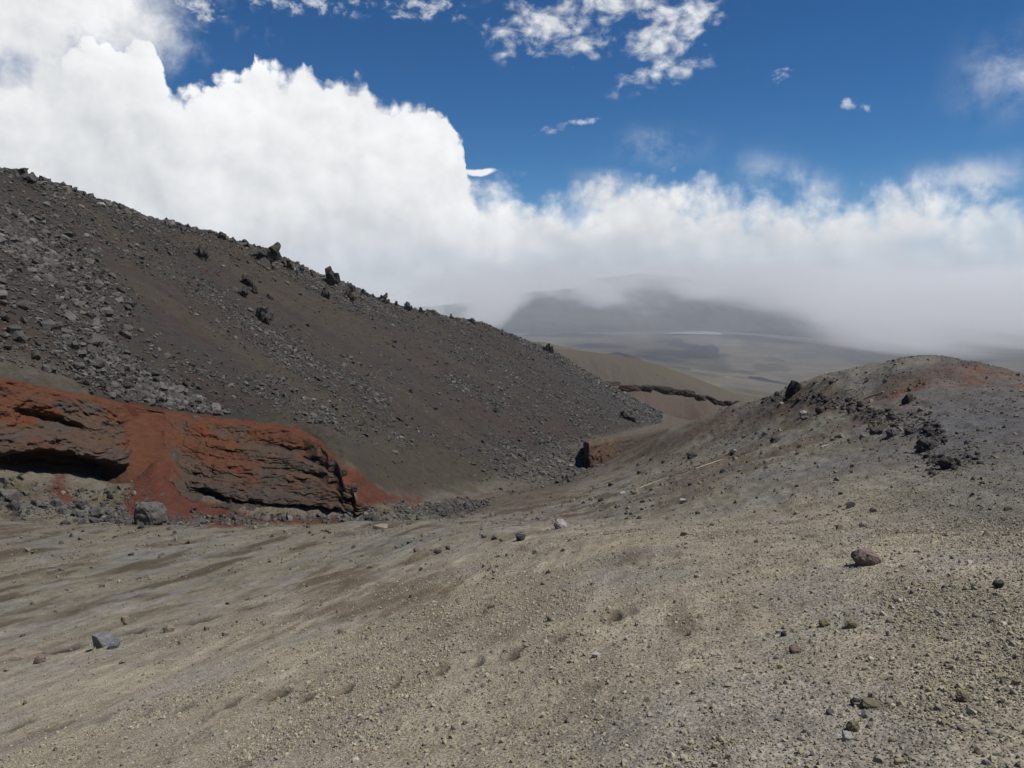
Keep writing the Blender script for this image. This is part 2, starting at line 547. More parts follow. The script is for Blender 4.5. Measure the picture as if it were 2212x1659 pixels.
# grid of the sheet
AZV = np.unique(np.r_[np.radians(np.linspace(-180, -60, 19)), np.radians(np.linspace(-60, -39, 22)), np.radians(np.linspace(-39, 39, 781)), np.radians(np.linspace(39, 60, 22)), np.radians(np.linspace(60, 180, 19))].round(9))
LRV = np.unique(np.r_[np.linspace(math.log(0.5), math.log(2.2), 8), np.linspace(math.log(2.2), math.log(40), 400), np.linspace(math.log(40), math.log(480), 330), np.linspace(math.log(480), math.log(1000), 60), np.linspace(math.log(1000), math.log(9000), 270), np.linspace(math.log(9000), math.log(12000), 14),
                      np.linspace(math.log(12000), math.log(13200), 4)].round(9))
NA, NR = len(AZV), len(LRV)
# coarse evaluation and linear refinement
ca = np.radians(np.linspace(-50, 50, 201)); cl = np.linspace(LRV[0], LRV[-1], 420)
CG = tps_eval(*np.meshgrid(ca, cl, indexing='ij'))


def cubic(G, u, axis):
    """Catmull-Rom sampling along one axis at fractional index u"""
    n = G.shape[axis]
    i = np.clip(np.floor(u).astype(int), 0, n - 2); f = u - i
    idx = [np.clip(i + k, 0, n - 1) for k in (-1, 0, 1, 2)]
    p = [np.take(G, k, axis) for k in idx]
    f = f[:, None] if axis == 0 else f[None, :]
    return p[1] + 0.5 * f * (p[2] - p[0] + f * (2 * p[0] - 5 * p[1] + 4 * p[2] - p[3] + f * (3 * (p[1] - p[2]) + p[3] - p[0])))


ua = np.clip((AZV - ca[0]) / (ca[1] - ca[0]), 0, len(ca) - 1)
ul = np.clip((LRV - cl[0]) / (cl[1] - cl[0]), 0, len(cl) - 1)
W = cubic(cubic(CG, ua, 0), ul, 1)
# behind the viewer: swing gently from one side to the other
lim = R(50)
wl, wr = W[np.argmin(abs(AZV + lim))], W[np.argmin(abs(AZV - lim))]
for i, a in enumerate(AZV):
    if abs(a) > lim:
        k = (abs(a) - lim) / (math.pi - lim)
        k = 0.5 * k * k * (3 - 2 * k)
        W[i] = (wl * (1 - k) + wr * k) if a < 0 else (wr * (1 - k) + wl * k)
GA, GL = np.meshgrid(AZV, LRV, indexing='ij')
GR = np.exp(GL)
GX, GY = GR * np.sin(GA), GR * np.cos(GA)
GZ = base_z(GA, GR) + GR * W
GZ = np.where(GZ > 100, 100 + 240 * np.tanh((GZ - 100) / 240), GZ)      # the slope behind the viewer levels out
GS, GT = st(GX, GY)
GPX, GPY = proj(GX, GY, GZ)
front = (np.abs(GA) < R(60))
GPX = np.where(front, GPX, 9999); GPY = np.where(front, GPY, 9999)

# zones
footT = np.interp(GS, fs[:, 0], fs[:, 1])
left = sst(footT - GT, -1.0, 5.0) * sst(GR, 30, 50) * (1 - sst(GR, 480, 540))        # 1 on the left flank
far = sst(GR, 430, 520)
cbx = np.array([q[0] for q in CB], float); cbt = np.array([q[2] for q in CB], float)
ftx = np.array([q[0] for q in FOOT] + [785.0]); ftt = np.array([q[2] for q in FOOT] + [-27.3])
oo = np.argsort(ftx); ftx = ftx[oo]; ftt = ftt[oo]
gpx_flat = CX + FPX * np.tan(np.clip(GA, -1.2, 1.2)) * 1.012
tb = np.interp(gpx_flat, cbx, cbt); tt_ = np.interp(gpx_flat, ftx, ftt)
BB = (GT - tb) / (tt_ - tb)                               # 0 foot .. 1 top of the red cliff
cliffband = ((gpx_flat < 775) & front & (GR > 35) & (GR < 140)).astype(float)
cb3 = np.array([C(q[0], q[1] + 4, t=q[2], add=False) for q in CB])
zfoot = np.interp(gpx_flat, cbx, cb3[:, 2])
chute = sst(gpx_flat, 240, 300) * (1 - sst(gpx_flat, 332, 395))
behind = cliffband * sst(BB, 0.0, 0.05) * (1 - sst(BB, 0.78, 0.92)) * (1 - sst(gpx_flat, 600, 690)) * (1 - chute * (1 - sst(BB, 0.0, 0.2)))
GZ = GZ * (1 - behind) + (zfoot - 0.4) * behind           # hollow behind the cliff face
GZ += cliffband * 0.55 * np.exp(-((gpx_flat - 316) / 55) ** 2) * sst(BB, -0.8, 0.1) * (1 - sst(BB, 0.2, 0.4))      # red cone below the chute
near = (1 - left) * (1 - far)
# relief
GZ += left * (0.55 * fbm(GS / 7, GT / 22, o=3, seed=3) + 0.22 * fbm(GS / 1.6, GT / 3.2, o=3, seed=5))
rr = np.clip(GR / 12, 0.35, 4)
GZ += near * (1 - left) * (0.030 * ridged(GS / 3.2 + 0.6 * vnoise(GS / 2, GT / 2, seed=4), GT / 0.55, o=3, seed=9) + 0.05 * fbm(GS / 2.2, GT / 1.1, o=3, seed=12) + 0.012 * fbm(GX / 0.22, GY / 0.22, o=3, seed=14)) * np.clip(rr, 0.5, 1.6)
spur = sst(GT, -6, 4) * sst(GR, 20, 32) * (1 - sst(GR, 130, 200))
GZ += spur * (0.22 * fbm(GX / 2.4, GY / 2.4, o=4, seed=21) + 0.05 * fbm(GX / 0.5, GY / 0.5, o=3, seed=24))
GZ += far * GR * (0.0042 + 0.004 * sst(GR, 900, 1600) * (1 - sst(GR, 4500, 6000))) * (1 - 0.85 * sst(GR, 5500, 7000)) * fbm(GX / (120 + 0.10 * GR), GY / (120 + 0.10 * GR), o=5, seed=31) * (1 - sst(GR, 9000, 14000) * 0.8)
# lava mounds on the plain (px, r, half widths in px and log r, height share)
MOUND = [(1345, 2300, 46, 0.10, 0.0075), (1480, 5000, 100, 0.09, 0.0050), (1420, 4300, 70, 0.06, 0.0035), (1640, 3000, 70, 0.05, 0.004), (1300, 5400, 60, .08, .003), (1660, 7200, 110, 0.06, 0.005), (1215, 7000, 120, 0.07, 0.006)]
dark_far = np.zeros_like(GZ)
for px, r, wx, wr_, hh in MOUND:
    g = np.exp(-((gpx_flat - px) / wx) ** 2 - ((GL - math.log(r)) / wr_) ** 2) * front
    g *= 1 + 0.5 * fbm(GX / (r * 0.03), GY / (r * 0.03), o=4, seed=int(px))
    GZ += g * r * hh
    dark_far = np.maximum(dark_far, sst(g, 0.22, 0.55))
# rills on the far bank below the rock band
bankz = sst(GR, 500, 520) * (1 - sst(GR, 600, 625)) * (gpx_flat > 1150) * front
GZ += bankz * 1.5 * fbm(gpx_flat / 26 + GL * 6, GL * 9, o=4, seed=41)

rough_end = np.exp(-((gpx_flat - 730) / 70) ** 2) * cliffband * sst(BB, -0.2, 0.2)
GZ += rough_end * (0.5 * fbm(GX / 2.5, GY / 2.5, o=4, seed=44) + 0.25 * ridged(GX / 0.9, GY / 0.9, o=3, seed=45))
# footprints and scuffs
PRINTS = [(40, 1569, 17, 9), (126, 1572, 15, 9), (222, 1554, 19, 10), (310, 1545, 15, 8), (400, 1530, 20, 9), (470, 1535, 11, 6), (496, 1521, 17, 8), (600, 1502, 22, 11), (660, 1512, 17, 5), (745, 1492, 24, 9), (855, 1477, 14, 6),
          (290, 1366, 34, 9), (435, 1342, 28, 6), (540, 1312, 30, 8), (140, 1403, 44, 9), (952, 1452, 18, 8), (1030, 1432, 14, 5), (1205, 1382, 20, 6), (1330, 1333, 18, 6), (1362, 1322, 14, 9), (1110, 1415, 14, 4)]


def hit(px, py):
    """first ground point of the sheet seen in a direction -> (x, y, z)"""
    a, v = (float(q) for q in pdir(px, py))
    i = int(np.clip(np.searchsorted(AZV, a) - 1, 0, NA - 2))
    f = (a - AZV[i]) / (AZV[i + 1] - AZV[i])
    col = (GZ[i] * (1 - f) + GZ[i + 1] * f) / GR[0]
    k = np.argmax(col >= v)
    if col[k] < v:
        return None
    if k == 0:
        r = GR[0, 0]
    else:
        g = (v - col[k - 1]) / (col[k] - col[k - 1] + 1e-12)
        r = math.exp(LRV[k - 1] + g * (LRV[k] - LRV[k - 1]))
    return np.array([r * math.sin(a), r * math.cos(a), v * r])


scuff = np.zeros_like(GZ)
prg = np.random.default_rng(5)
for px, py, wx, wy in PRINTS:
    pf = prg.uniform(0.35, 1.1); wx = wx * prg.uniform(0.75, 1.2)
    p = hit(px, py)
    d = math.hypot(p[0], p[1])
    sx = wx * d / FPX * 1.15
    ly = max(0.16, sx * 0.9)
    i0, i1 = np.searchsorted(AZV, [math.atan2(p[0], p[1]) - 0.08, math.atan2(p[0], p[1]) + 0.08])
    sl = (slice(i0, i1), slice(None))
    q = ((GX[sl] - p[0]) / sx) ** 2 + ((GY[sl] - p[1]) / ly) ** 2
    q = q * (1 + 0.8 * fbm(GX[sl] / 0.16, GY[sl] / 0.16, o=3, seed=3))
    GZ[sl] += -0.055 * pf * np.exp(-q * 1.1) + 0.022 * pf * np.exp(-(np.sqrt(q) - 1.35) ** 2 * 7)
    scuff[sl] = np.maximum(scuff[sl], min(1.0, 0.35 + pf * 0.6) * np.exp(-q * 0.75))


def ground(x, y):
    """height of the sheet at (x, y) arrays"""
    a = np.arctan2(x, y); l = np.log(np.maximum(np.hypot(x, y), 0.51))
    i = np.clip(np.searchsorted(AZV, a) - 1, 0, NA - 2); j = np.clip(np.searchsorted(LRV, l) - 1, 0, NR - 2)
    f = (a - AZV[i]) / (AZV[i + 1] - AZV[i]); g = (l - LRV[j]) / (LRV[j + 1] - LRV[j])
    return ((GZ[i, j] * (1 - f) + GZ[i + 1, j] * f) * (1 - g) + (GZ[i, j + 1] * (1 - f) + GZ[i + 1, j + 1] * f) * g)


def gnorm(x, y, e=0.4):
    x = np.asarray(x, float); y = np.asarray(y, float)
    dzx = (ground(x + e, y) - ground(x - e, y)) / (2 * e)
    dzy = (ground(x, y + e) - ground(x, y - e)) / (2 * e)
    n = np.stack([-dzx, -dzy, np.ones_like(dzx)], -1)
    return n / np.linalg.norm(n, axis=-1, keepdims=True)


GPX, GPY = proj(GX, GY, GZ)
GPX = np.where(front, GPX, 9999); GPY = np.where(front, GPY, 9999)


def seg(x0, y0, x1, y1, w, PX=None, PY=None):
    PX = GPX if PX is None else PX; PY = GPY if PY is None else PY
    dx, dy = x1 - x0, y1 - y0
    t = np.clip(((PX - x0) * dx + (PY - y0) * dy) / (dx * dx + dy * dy + 1e-9), 0, 1)
    d2 = (PX - x0 - t * dx) ** 2 + (PY - y0 - t * dy) ** 2
    return np.exp(-d2 / (w * w))


# ------------------------------------------------------------------ ground colour zones (what the ground is made of)
def L3(r, g, b):
    return np.array(lin(r, g, b)[:3])


def blend(Cc, m, colr):
    return Cc * (1 - m[..., None]) + colr * m[..., None]


SAND = L3(116, 112, 106); TAN = L3(115, 109, 95); BROWN = L3(88, 80, 66); ASH = L3(104, 102, 100)
SLOPE = L3(60, 53, 47); SLOPE2 = L3(55, 52, 49); MAROON = L3(59, 50, 46); OLIVE = L3(64, 60, 48); RED = L3(96, 51, 31); REDB = L3(96, 58, 42)
PLAIN = L3(95, 90, 83); PLAIN2 = L3(76, 73, 67); DARKF = L3(52, 54, 58); GREY = L3(88, 86, 84)
gc = np.zeros(GZ.shape + (3,)) + TAN
streak = fbm(GS / 4.5 + 0.8 * vnoise(GS / 3, GT / 1.5, seed=8), GT / 0.75, o=4, seed=51)
patch = fbm(GX / 3.0, GY / 3.0, o=4, seed=52)
gc = blend(gc, sst(streak, -0.08, 0.35) * (0.45 + 0.55 * sst(-GT, -2, 8)), SAND)
gc = blend(gc, sst(patch, -0.02, 0.4) * 0.55, ASH)
dk = sst(fbm(GS / 3.0, GT / 1.0, o=4, seed=53) + 0.25 * patch, 0.05, 0.42)
gc = blend(gc, dk * 0.95 * sst(-GT, -4, 3), L3(80, 71, 57))
nearz = 1 - sst(GR, 9, 26)
gc = blend(gc, nearz * 0.72, L3(152, 143, 124))
gc = blend(gc, nearz * 0.65 * sst(fbm(GX / 1.3, GY / 1.3, o=4, seed=54), 0.0, 0.4), L3(132, 127, 121))
blot = np.clip(seg(700, 1270, 1120, 1330, 70) + 0.5 * seg(1330, 1230, 1520, 1340, 60) + 0.8 * seg(1100, 1350, 1190, 1390, 36) + 0.6 * seg(500, 1400, 900, 1290, 50) + 0.35 * seg(1560, 1230, 1760, 1170, 60) + 0.7 * seg(950, 1560, 1010, 1480, 22), 0, 1)
gc = blend(gc, 0.72 * sst(0.75 * blot + 1.5 * fbm(GS / 1.6, GT / 0.45, o=5, seed=55, gain=0.65), 0.35, 1.1) * (GR < 40), L3(86, 73, 54))
# right spur: ash grey with rusty patches
sp = sst(GT, -8, 4) * sst(GR, 14, 30)
gc = blend(gc, sp * 0.75 * sst(GPX + 0.35 * (GPY - 900), 1700, 2050), L3(86, 84, 85))
gc = blend(gc, sp * 0.55 * sst(fbm(GX / 5, GY / 5, o=4, seed=61), 0.0, 0.4), L3(84, 66, 54))
nr = (GR < 140)
gc = blend(gc, nr * 0.9 * np.clip(seg(1950, 850, 2110, 812, 22) + 0.8 * seg(2110, 812, 2260, 835, 20) + 0.5 * seg(1880, 880, 1960, 850, 22), 0, 1) * sst(patch + 0.6 * fbm(GX / 1.2, GY / 1.2, o=3, seed=62), -0.5, 0.2), L3(98, 65, 48))
gc = blend(gc, nr * 0.6 * sst(GPX, 1850, 2150) * (GPY < 1150) * (1 - seg(1950, 840, 2200, 820, 40)), L3(84, 84, 86))
gc = blend(gc, nr * 0.5 * np.clip(seg(1500, 930, 1800, 860, 30), 0, 1), L3(82, 62, 50))
gc = blend(gc, nr * 0.55 * seg(1840, 800, 2010, 780, 14), L3(120, 116, 102))
gc = blend(gc, nr * 0.6 * np.clip(seg(1130, 1060, 1420, 950, 40) + 0.7 * seg(940, 1110, 1200, 1060, 30), 0, 1), L3(80, 66, 55))
# valley floor brown-grey in the middle distance
fl = sst(GR, 26, 60) * (1 - left) * sst(-GT, 6, 16)
gc = blend(gc, fl * 0.6, L3(86, 79, 68))
# left flank
fl1 = fbm(GS / 9, GT / 60, o=4, seed=71)
fl2 = fbm(GS / 4 + 40, GT / 40, o=4, seed=72)
sl = np.zeros_like(gc) + SLOPE
sl = blend(sl, sst(fl1, -0.1, 0.35), SLOPE2)
sl = blend(sl, sst(fl2, 0.05, 0.4) * 0.7, MAROON)
sl = blend(sl, sst(fbm(GS / 12, GT / 50, o=3, seed=73), 0.05, 0.4) * 0.7, L3(66, 59, 50))
sl = blend(sl, np.clip(seg(640, 900, 1050, 1030, 40) + 0.7 * seg(820, 1020, 1010, 1060, 30), 0, 1) * 0.7, OLIVE)
sl = blend(sl, np.clip(seg(1150, 740, 1440, 925, 36), 0, 1) * 0.75, L3(62, 61, 61))
sl = blend(sl, np.clip(seg(1000, 880, 1230, 960, 40) + seg(820, 700, 960, 800, 30), 0, 1) * 0.45, L3(62, 52, 47))
gc = blend(gc, left, sl)
# red earth round the cliff
lr_ = (GR > 36) & (GR < 150) & (GPX < 1000)
rednoise = 0.55 * fbm(GX / 2.2, GY / 2.2, o=5, seed=81, gain=0.6)
redm = np.clip(1.3 * seg(318, 950, 322, 1070, 56) + 1.2 * seg(290, 1095, 500, 1112, 24) + 1.1 * seg(368, 1020, 410, 1090, 24) + seg(130, 1050, 140, 1078, 36) + 0.9 * seg(480, 1122, 740, 1125, 12) + 1.1 * seg(750, 1020, 800, 1070, 24) + 1.0 * seg(790, 1065, 900, 1085, 16)
               + 1.1 * seg(0, 835, 300, 888, 12) + 1.1 * seg(300, 890, 640, 930, 12), 0, 1.3)
gc = blend(gc, lr_ * 0.92 * sst(redm + rednoise + 0.25 * fbm(GX / 0.5, GY / 0.5, o=3, seed=83), 0.35, 0.95), L3(82, 44, 32))
gc = blend(gc, lr_ * sst(np.clip(seg(20, 1050, 70, 1060, 26) + seg(215, 1080, 250, 1085, 26), 0, 1) + rednoise, 0.3, 0.95) * 0.8, L3(84, 76, 56))
gc = blend(gc, lr_ * 0.85 * sst(np.clip(seg(0, 1085, 270, 1112, 14) + 0.6 * seg(330, 1140, 440, 1135, 8), 0, 1) + rednoise, 0.35, 0.8), GREY)
gc = blend(gc, (GR > 36) * (GR < 150) * np.clip(1.2 * seg(640, 925, 800, 1035, 46) + 0.9 * seg(760, 990, 900, 1060, 30), 0, 1) * 0.95 * (1 - sst(redm + rednoise, 0.35, 0.85)), L3(64, 58, 49))
gc = blend(gc, sst(GR, 120, 170) * (1 - left) * (1 - far) * 0.85, L3(76, 68, 59))
gc = blend(gc, lr_ * sst(BB, 0.85, 1.0) * (1 - left) * (gpx_flat < 800) * 0.95 * (1 - 0.8 * sst(redm + rednoise, 0.35, 0.85)), L3(62, 57, 50))
# scuffs show the darker damp ash
gc = blend(gc, np.clip(scuff * 1.1, 0, 0.95), L3(58, 50, 40))
# beyond: bank, olive slope, plain, lava
fr = np.zeros_like(gc) + PLAIN
pn = fbm(GX / (60 + 0.09 * GR), GY / (60 + 0.09 * GR), o=5, seed=91)
fr = blend(fr, sst(pn, -0.15, 0.3), PLAIN2)
fr = blend(fr, sst(fbm(gpx_flat / 160, GL * 26, o=4, seed=92), 0.0, 0.45) * 0.6, L3(84, 80, 72))
fr = blend(fr, (1 - sst(GR, 1300, 2400)) * 0.75, L3(84, 77, 62))
fr = blend(fr, (1 - sst(GR, 600, 640)), L3(82, 76, 67))
fr = blend(fr, (1 - sst(GR, 535, 556)) * 0.8, L3(82, 70, 62))
fr = blend(fr, sst(GPY, 886, 900) * (1 - sst(GR, 560, 600)) * 0.7 * sst(GPX, 1460, 1520), L3(84, 62, 52))
fr = blend(fr, dark_far * 0.92, DARKF)
fr = blend(fr, sst(GR, 6500, 9000) * 0.5, L3(80, 80, 78))
for px, r, w in ((1620, 3300, 0.02), (1500, 3700, 0.02), (1720, 2900, 0.02)):
    fr = blend(fr, 0.7 * sst(np.exp(-((gpx_flat - px) / 70) ** 2 - ((GL - math.log(r)) / 0.03) ** 2) * (1 + pn), 0.3, 0.7), L3(66, 65, 60))
ff = sst(GR, 900, 1300)
wPX = GPX + 26 * fbm(GX / (20 + 0.025 * GR), GY / (40 + 0.05 * GR), o=4, seed=97, gain=0.6); wPY = GPY + 5 * fbm(GX / (20 + 0.025 * GR) + 9, GY / (40 + 0.05 * GR), o=4, seed=98, gain=0.6)
fsg = lambda *a: seg(*a, PX=wPX, PY=wPY)
edge = 0.9 * fbm(GX / (30 + 0.03 * GR), GY / (60 + 0.06 * GR), o=5, seed=96, gain=0.6)
def fdark(m, lo=0.35, hi=0.6):
    return ff * sst(m * (1 + 0.0 * m) + edge * sst(m, 0.05, 0.3), lo, hi)
fr = blend(fr, 0.95 * fdark(np.clip(fsg(1450, 741, 1540, 752, 9) + 0.9 * fsg(1400, 738, 1470, 736, 4) + 0.9 * fsg(1480, 757, 1545, 760, 7), 0, 1.2)), L3(46, 49, 56))
fr = blend(fr, 0.9 * fdark(np.clip(fsg(1345, 770, 1368, 786, 8) + 0.8 * fsg(1370, 768, 1440, 764, 6), 0, 1.2)), L3(50, 50, 52))
fr = blend(fr, 0.7 * fdark(np.clip(fsg(1300, 746, 1380, 744, 5) + fsg(1640, 791, 1700, 800, 6) + 0.8 * fsg(1560, 800, 1640, 806, 4) + 0.8 * fsg(1660, 776, 1690, 779, 4), 0, 1.2)), L3(70, 68, 62))
fr = blend(fr, 0.8 * fdark(np.clip(fsg(1600, 745, 1900, 775, 16) + fsg(1850, 765, 2250, 775, 18), 0, 1.2), 0.25, 0.8), L3(74, 72, 74))
fr = blend(fr, 0.6 * fdark(np.clip(fsg(1430, 812, 1560, 832, 6) + fsg(1500, 800, 1620, 815, 5), 0, 1.0), 0.2, 0.7), L3(110, 104, 86))
gc = blend(gc, far, fr)
gc = np.clip(gc * (1 + 0.10 * fbm(GX / 0.7, GY / 0.7, o=3, seed=95)[..., None] * (1 - far[..., None])), 0, 1)


def new_obj(name, me, parent=None, mat=None, **props):
    ob = bpy.data.objects.new(name, me)
    COL.objects.link(ob)
    if parent is not None:
        ob.parent = parent
    if mat is not None and me is not None:
        me.materials.clear(); me.materials.append(mat)
    for k, v in props.items():
        ob[k] = v
    return ob


def grid_mesh(name, P, cols=None, smooth=True, vecs=None, flip=False):
    n, m = P.shape[:2]
    idx = np.arange(n * m).reshape(n, m)
    q = np.stack([idx[:-1, :-1], idx[1:, :-1], idx[1:, 1:], idx[:-1, 1:]], -1).reshape(-1, 4)
    if flip:
        q = q[:, ::-1]
    me = bpy.data.meshes.new(name)
    me.vertices.add(n * m)
    me.vertices.foreach_set('co', P.reshape(-1).astype(np.float32))
    me.loops.add(q.size)
    me.loops.foreach_set('vertex_index', q.reshape(-1).astype(np.int32))
    me.polygons.add(len(q))
    me.polygons.foreach_set('loop_start', np.arange(0, q.size, 4, dtype=np.int32))
    me.polygons.foreach_set('loop_total', np.full(len(q), 4, np.int32))
    me.update(calc_edges=True)
    me.polygons.foreach_set('use_smooth', np.full(len(q), smooth))
    if cols is not None:
        at = me.attributes.new('zone', 'FLOAT_COLOR', 'POINT')
        at.data.foreach_set('color', np.c_[cols.reshape(-1, 3), np.ones(n * m)].reshape(-1).astype(np.float32))
    for k, v in (vecs or {}).items():
        at = me.attributes.new(k, 'FLOAT_VECTOR', 'POINT')
        at.data.foreach_set('vector', v.reshape(-1).astype(np.float32))
    me.validate()
    return me


# ------------------------------------------------------------------ materials
def mat_new(name):
    m = bpy.data.materials.new(name)
    m.use_nodes = True
    n = NT(m.node_tree)
    n.n.clear()
    out = n.node('ShaderNodeOutputMaterial')
    b = n.node('ShaderNodeBsdfPrincipled')
    b.inputs['Roughness'].default_value = 0.92
    b.inputs['Specular IOR Level'].default_value = 0.2
    n.put(out.inputs[0], b.outputs[0])
    return m, n, b, out


def ground_material():
    m, n, b, out = mat_new('ground')
    zone = n.node('ShaderNodeAttribute', attribute_name='zone').outputs['Color']
    pos = n.node('ShaderNodeNewGeometry').outputs['Position']
    stv = n.node('ShaderNodeAttribute', attribute_name='stz').outputs['Vector']
    dist = n.vm('LENGTH', pos)
    dist = n.n[-1].outputs['Value']
    fine = n.noise(pos, 38.0, 3, 0.65)
    grit = n.voro(pos, 55.0, 'F1', 'Color')
    grits = n.node('ShaderNodeSeparateColor', ins={0: grit}).outputs[0]
    mid = n.noise(pos, 4.5, 4, 0.62)
    big = n.noise(n.vm('MULTIPLY', stv, (0.16, 0.9, 0.9)), 1.0, 4, 0.6)
    coarse = n.noise(pos, 0.9, 5, 0.7)
    nf = n.ss(dist, 10.0, 45.0)                       # grain too small to see further off
    v1 = n.m('ADD', n.m('MULTIPLY', n.m('SUBTRACT', fine, 0.5), 0.9), n.m('MULTIPLY', n.m('SUBTRACT', grits, 0.5), 0.55))
    v1 = n.m('MULTIPLY', v1, n.m('SUBTRACT', 1.0, n.m('MULTIPLY', nf, 0.75)))
    v2 = n.m('MULTIPLY', n.m('SUBTRACT', mid, 0.5), 1.0)
    v3 = n.m('MULTIPLY', n.m('SUBTRACT', coarse, 0.5), 0.9)
    big2 = n.noise(n.vm('MULTIPLY', stv, (0.9, 4.5, 1.0)), 1.0, 4, 0.65)
    v4 = n.m('ADD', n.m('MULTIPLY', n.m('SUBTRACT', big, 0.5), 0.6), n.m('MULTIPLY', n.m('SUBTRACT', big2, 0.5), 0.8))
    fdst = n.ss(dist, 500.0, 1400.0)
    fa = n.noise(pos, 0.006, 5, 0.68)
    fb_ = n.noise(n.vm('MULTIPLY', pos, (1, 0.5, 1)), 0.03, 4, 0.6)
    v5 = n.m('MULTIPLY', n.m('ADD', n.m('MULTIPLY', n.m('SUBTRACT', fa, 0.5), 1.3), n.m('MULTIPLY', n.m('SUBTRACT', fb_, 0.5), 0.8)), fdst)
    tot = n.m('ADD', v5, n.m('ADD', n.m('ADD', v1, v2), n.m('ADD', v3, v4)))
    fac = n.m('MAXIMUM', n.m('ADD', 1.0, tot), 0.25)
    col = n.mul(zone, n.rgb(fac))
    n.put(b.inputs['Base Color'], col)
    b.inputs['Roughness'].default_value = 0.97
    h = n.m('ADD', n.m('MULTIPLY', fine, 0.010), n.m('MULTIPLY', n.voro(pos, 40.0), -0.012))
    h = n.m('ADD', h, n.m('MULTIPLY', mid, 0.05))
    h = n.m('ADD', h, n.m('MULTIPLY', n.m('MULTIPLY', coarse, 0.35), n.ss(dist, 25.0, 80.0)))
    bp = n.node('ShaderNodeBump', ins={'Height': h, 'Strength': 0.75, 'Distance': 1.0})
    n.put(b.inputs['Normal'], bp.outputs[0])
    return m


def rock_material(name, stops, rough_scale=1.0, bump=0.04, pits=False):
    """grey stone whose tone differs from stone to stone"""
    m, n, b, out = mat_new(name)
    oi = n.node('ShaderNodeObjectInfo')
    tc = n.node('ShaderNodeTexCoord').outputs['Object']
    pos = n.node('ShaderNodeNewGeometry').outputs['Position']
    rnd = oi.outputs['Random']
    cr = n.node('ShaderNodeValToRGB', ins={0: rnd})
    el_ = cr.color_ramp.elements
    el_[0].color = stops[0]; el_[0].position = 0
    el_[1].color = stops[-1]; el_[1].position = 1
    for i, s in enumerate(stops[1:-1]):
        e = el_.new((i + 1) / (len(stops) - 1)); e.color = s
    ns = n.noise(pos, 1.6 * rough_scale, 5, 0.7)
    ns2 = n.noise(pos, 9.0 * rough_scale, 3, 0.6)
    f = n.m('ADD', n.m('ADD', 1.0, n.m('MULTIPLY', n.m('SUBTRACT', ns, 0.5), 1.3)), n.m('MULTIPLY', n.m('SUBTRACT', ns2, 0.5), 0.6))
    col = n.mul(cr.outputs[0], n.rgb(n.m('MAXIMUM', f, 0.3)))
    n.put(b.inputs['Base Color'], col)
    h = n.m('ADD', n.m('MULTIPLY', ns, bump * 3), n.m('MULTIPLY', ns2, bump))
    if pits:
        h = n.m('SUBTRACT', h, n.m('MULTIPLY', n.ss(n.voro(pos, 6.0 * rough_scale), 0.35, 0.1), bump * 2))
    bp = n.node('ShaderNodeBump', ins={'Height': h, 'Strength': 0.8, 'Distance': 1.0})
    n.put(b.inputs['Normal'], bp.outputs[0])
    return m


def plain_material(name, rgb, rough=0.7, var=0.35, scale=12.0):
    m, n, b, out = mat_new(name)
    pos = n.node('ShaderNodeNewGeometry').outputs['Position']
    ns = n.noise(pos, scale, 5, 0.6)
    f = n.m('ADD', 1.0, n.m('MULTIPLY', n.m('SUBTRACT', ns, 0.5), 2 * var))
    n.put(b.inputs['Base Color'], n.mul(rgb, n.rgb(f)))
    b.inputs['Roughness'].default_value = rough
    return m


M_GROUND = ground_material()
M_SCREE = rock_material('scree_stone', [lin(60, 58, 56), lin(82, 80, 78), lin(70, 67, 62), lin(94, 92, 89), lin(76, 73, 71), lin(112, 109, 105), lin(56, 51, 47)])
M_DARK = rock_material('dark_lava', [lin(66, 63, 61), lin(78, 75, 72), lin(70, 64, 60), lin(86, 82, 78)], pits=True, bump=0.06)
M_BOULDER = rock_material('pitted_grey_stone', [lin(92, 88, 84), lin(100, 95, 92)], rough_scale=1.5, bump=0.03, pits=True)
M_PALE = rock_material('pale_stone', [lin(140, 136, 130), lin(158, 154, 148), lin(128, 122, 112)], rough_scale=6, bump=0.008)
M_BLUEGREY = rock_material('blue_grey_stone', [lin(108, 111, 114), lin(116, 118, 120)], rough_scale=6, bump=0.008)
M_PINK = rock_material('pink_brown_stone', [lin(118, 103, 97), lin(108, 95, 89)], rough_scale=6, bump=0.008)
M_TANROCK = rock_material('tan_stone', [lin(140, 129, 116), lin(126, 114, 100)], rough_scale=6, bump=0.008)
M_DARKSM = rock_material('dark_small_stone', [lin(54, 53, 53), lin(70, 68, 67)], rough_scale=5, bump=0.012)
M_OLIVE = rock_material('olive_stone', [lin(118, 111, 92), lin(104, 98, 80)], rough_scale=8, bump=0.006)
M_PEBBLE = rock_material('pebble', [lin(142, 134, 113), lin(154, 145, 122), lin(128, 124, 118), lin(136, 127, 105), lin(164, 156, 136), lin(106, 100, 95), lin(148, 139, 116), lin(172, 165, 149), lin(78, 74, 71)], rough_scale=14, bump=0.002)
M_GRIT = rock_material('grit', [lin(98, 89, 72), lin(112, 107, 102), lin(122, 113, 92), lin(72, 67, 64), lin(134, 126, 110), lin(88, 79, 64)], rough_scale=10, bump=0.003)

gme = grid_mesh('ground', np.stack([GX, GY, GZ], -1), gc, vecs={'stz': np.stack([GS, GT, GZ], -1)}, flip=True)
ground_ob = new_obj('ground', gme, mat=M_GROUND, kind='structure', label='dark volcanic ash and gravel ground of valley, flanks and plain')


# ------------------------------------------------------------------ shared builders
def hull_points(seed, n=16, round_=0.35, asp=(1, 1, 1)):
    g = np.random.default_rng(seed)
    p = g.uniform(-1, 1, (n, 3))
    q = p / np.linalg.norm(p, axis=1, keepdims=True)
    p = p * (1 - round_) + q * round_
    return p * np.array(asp)


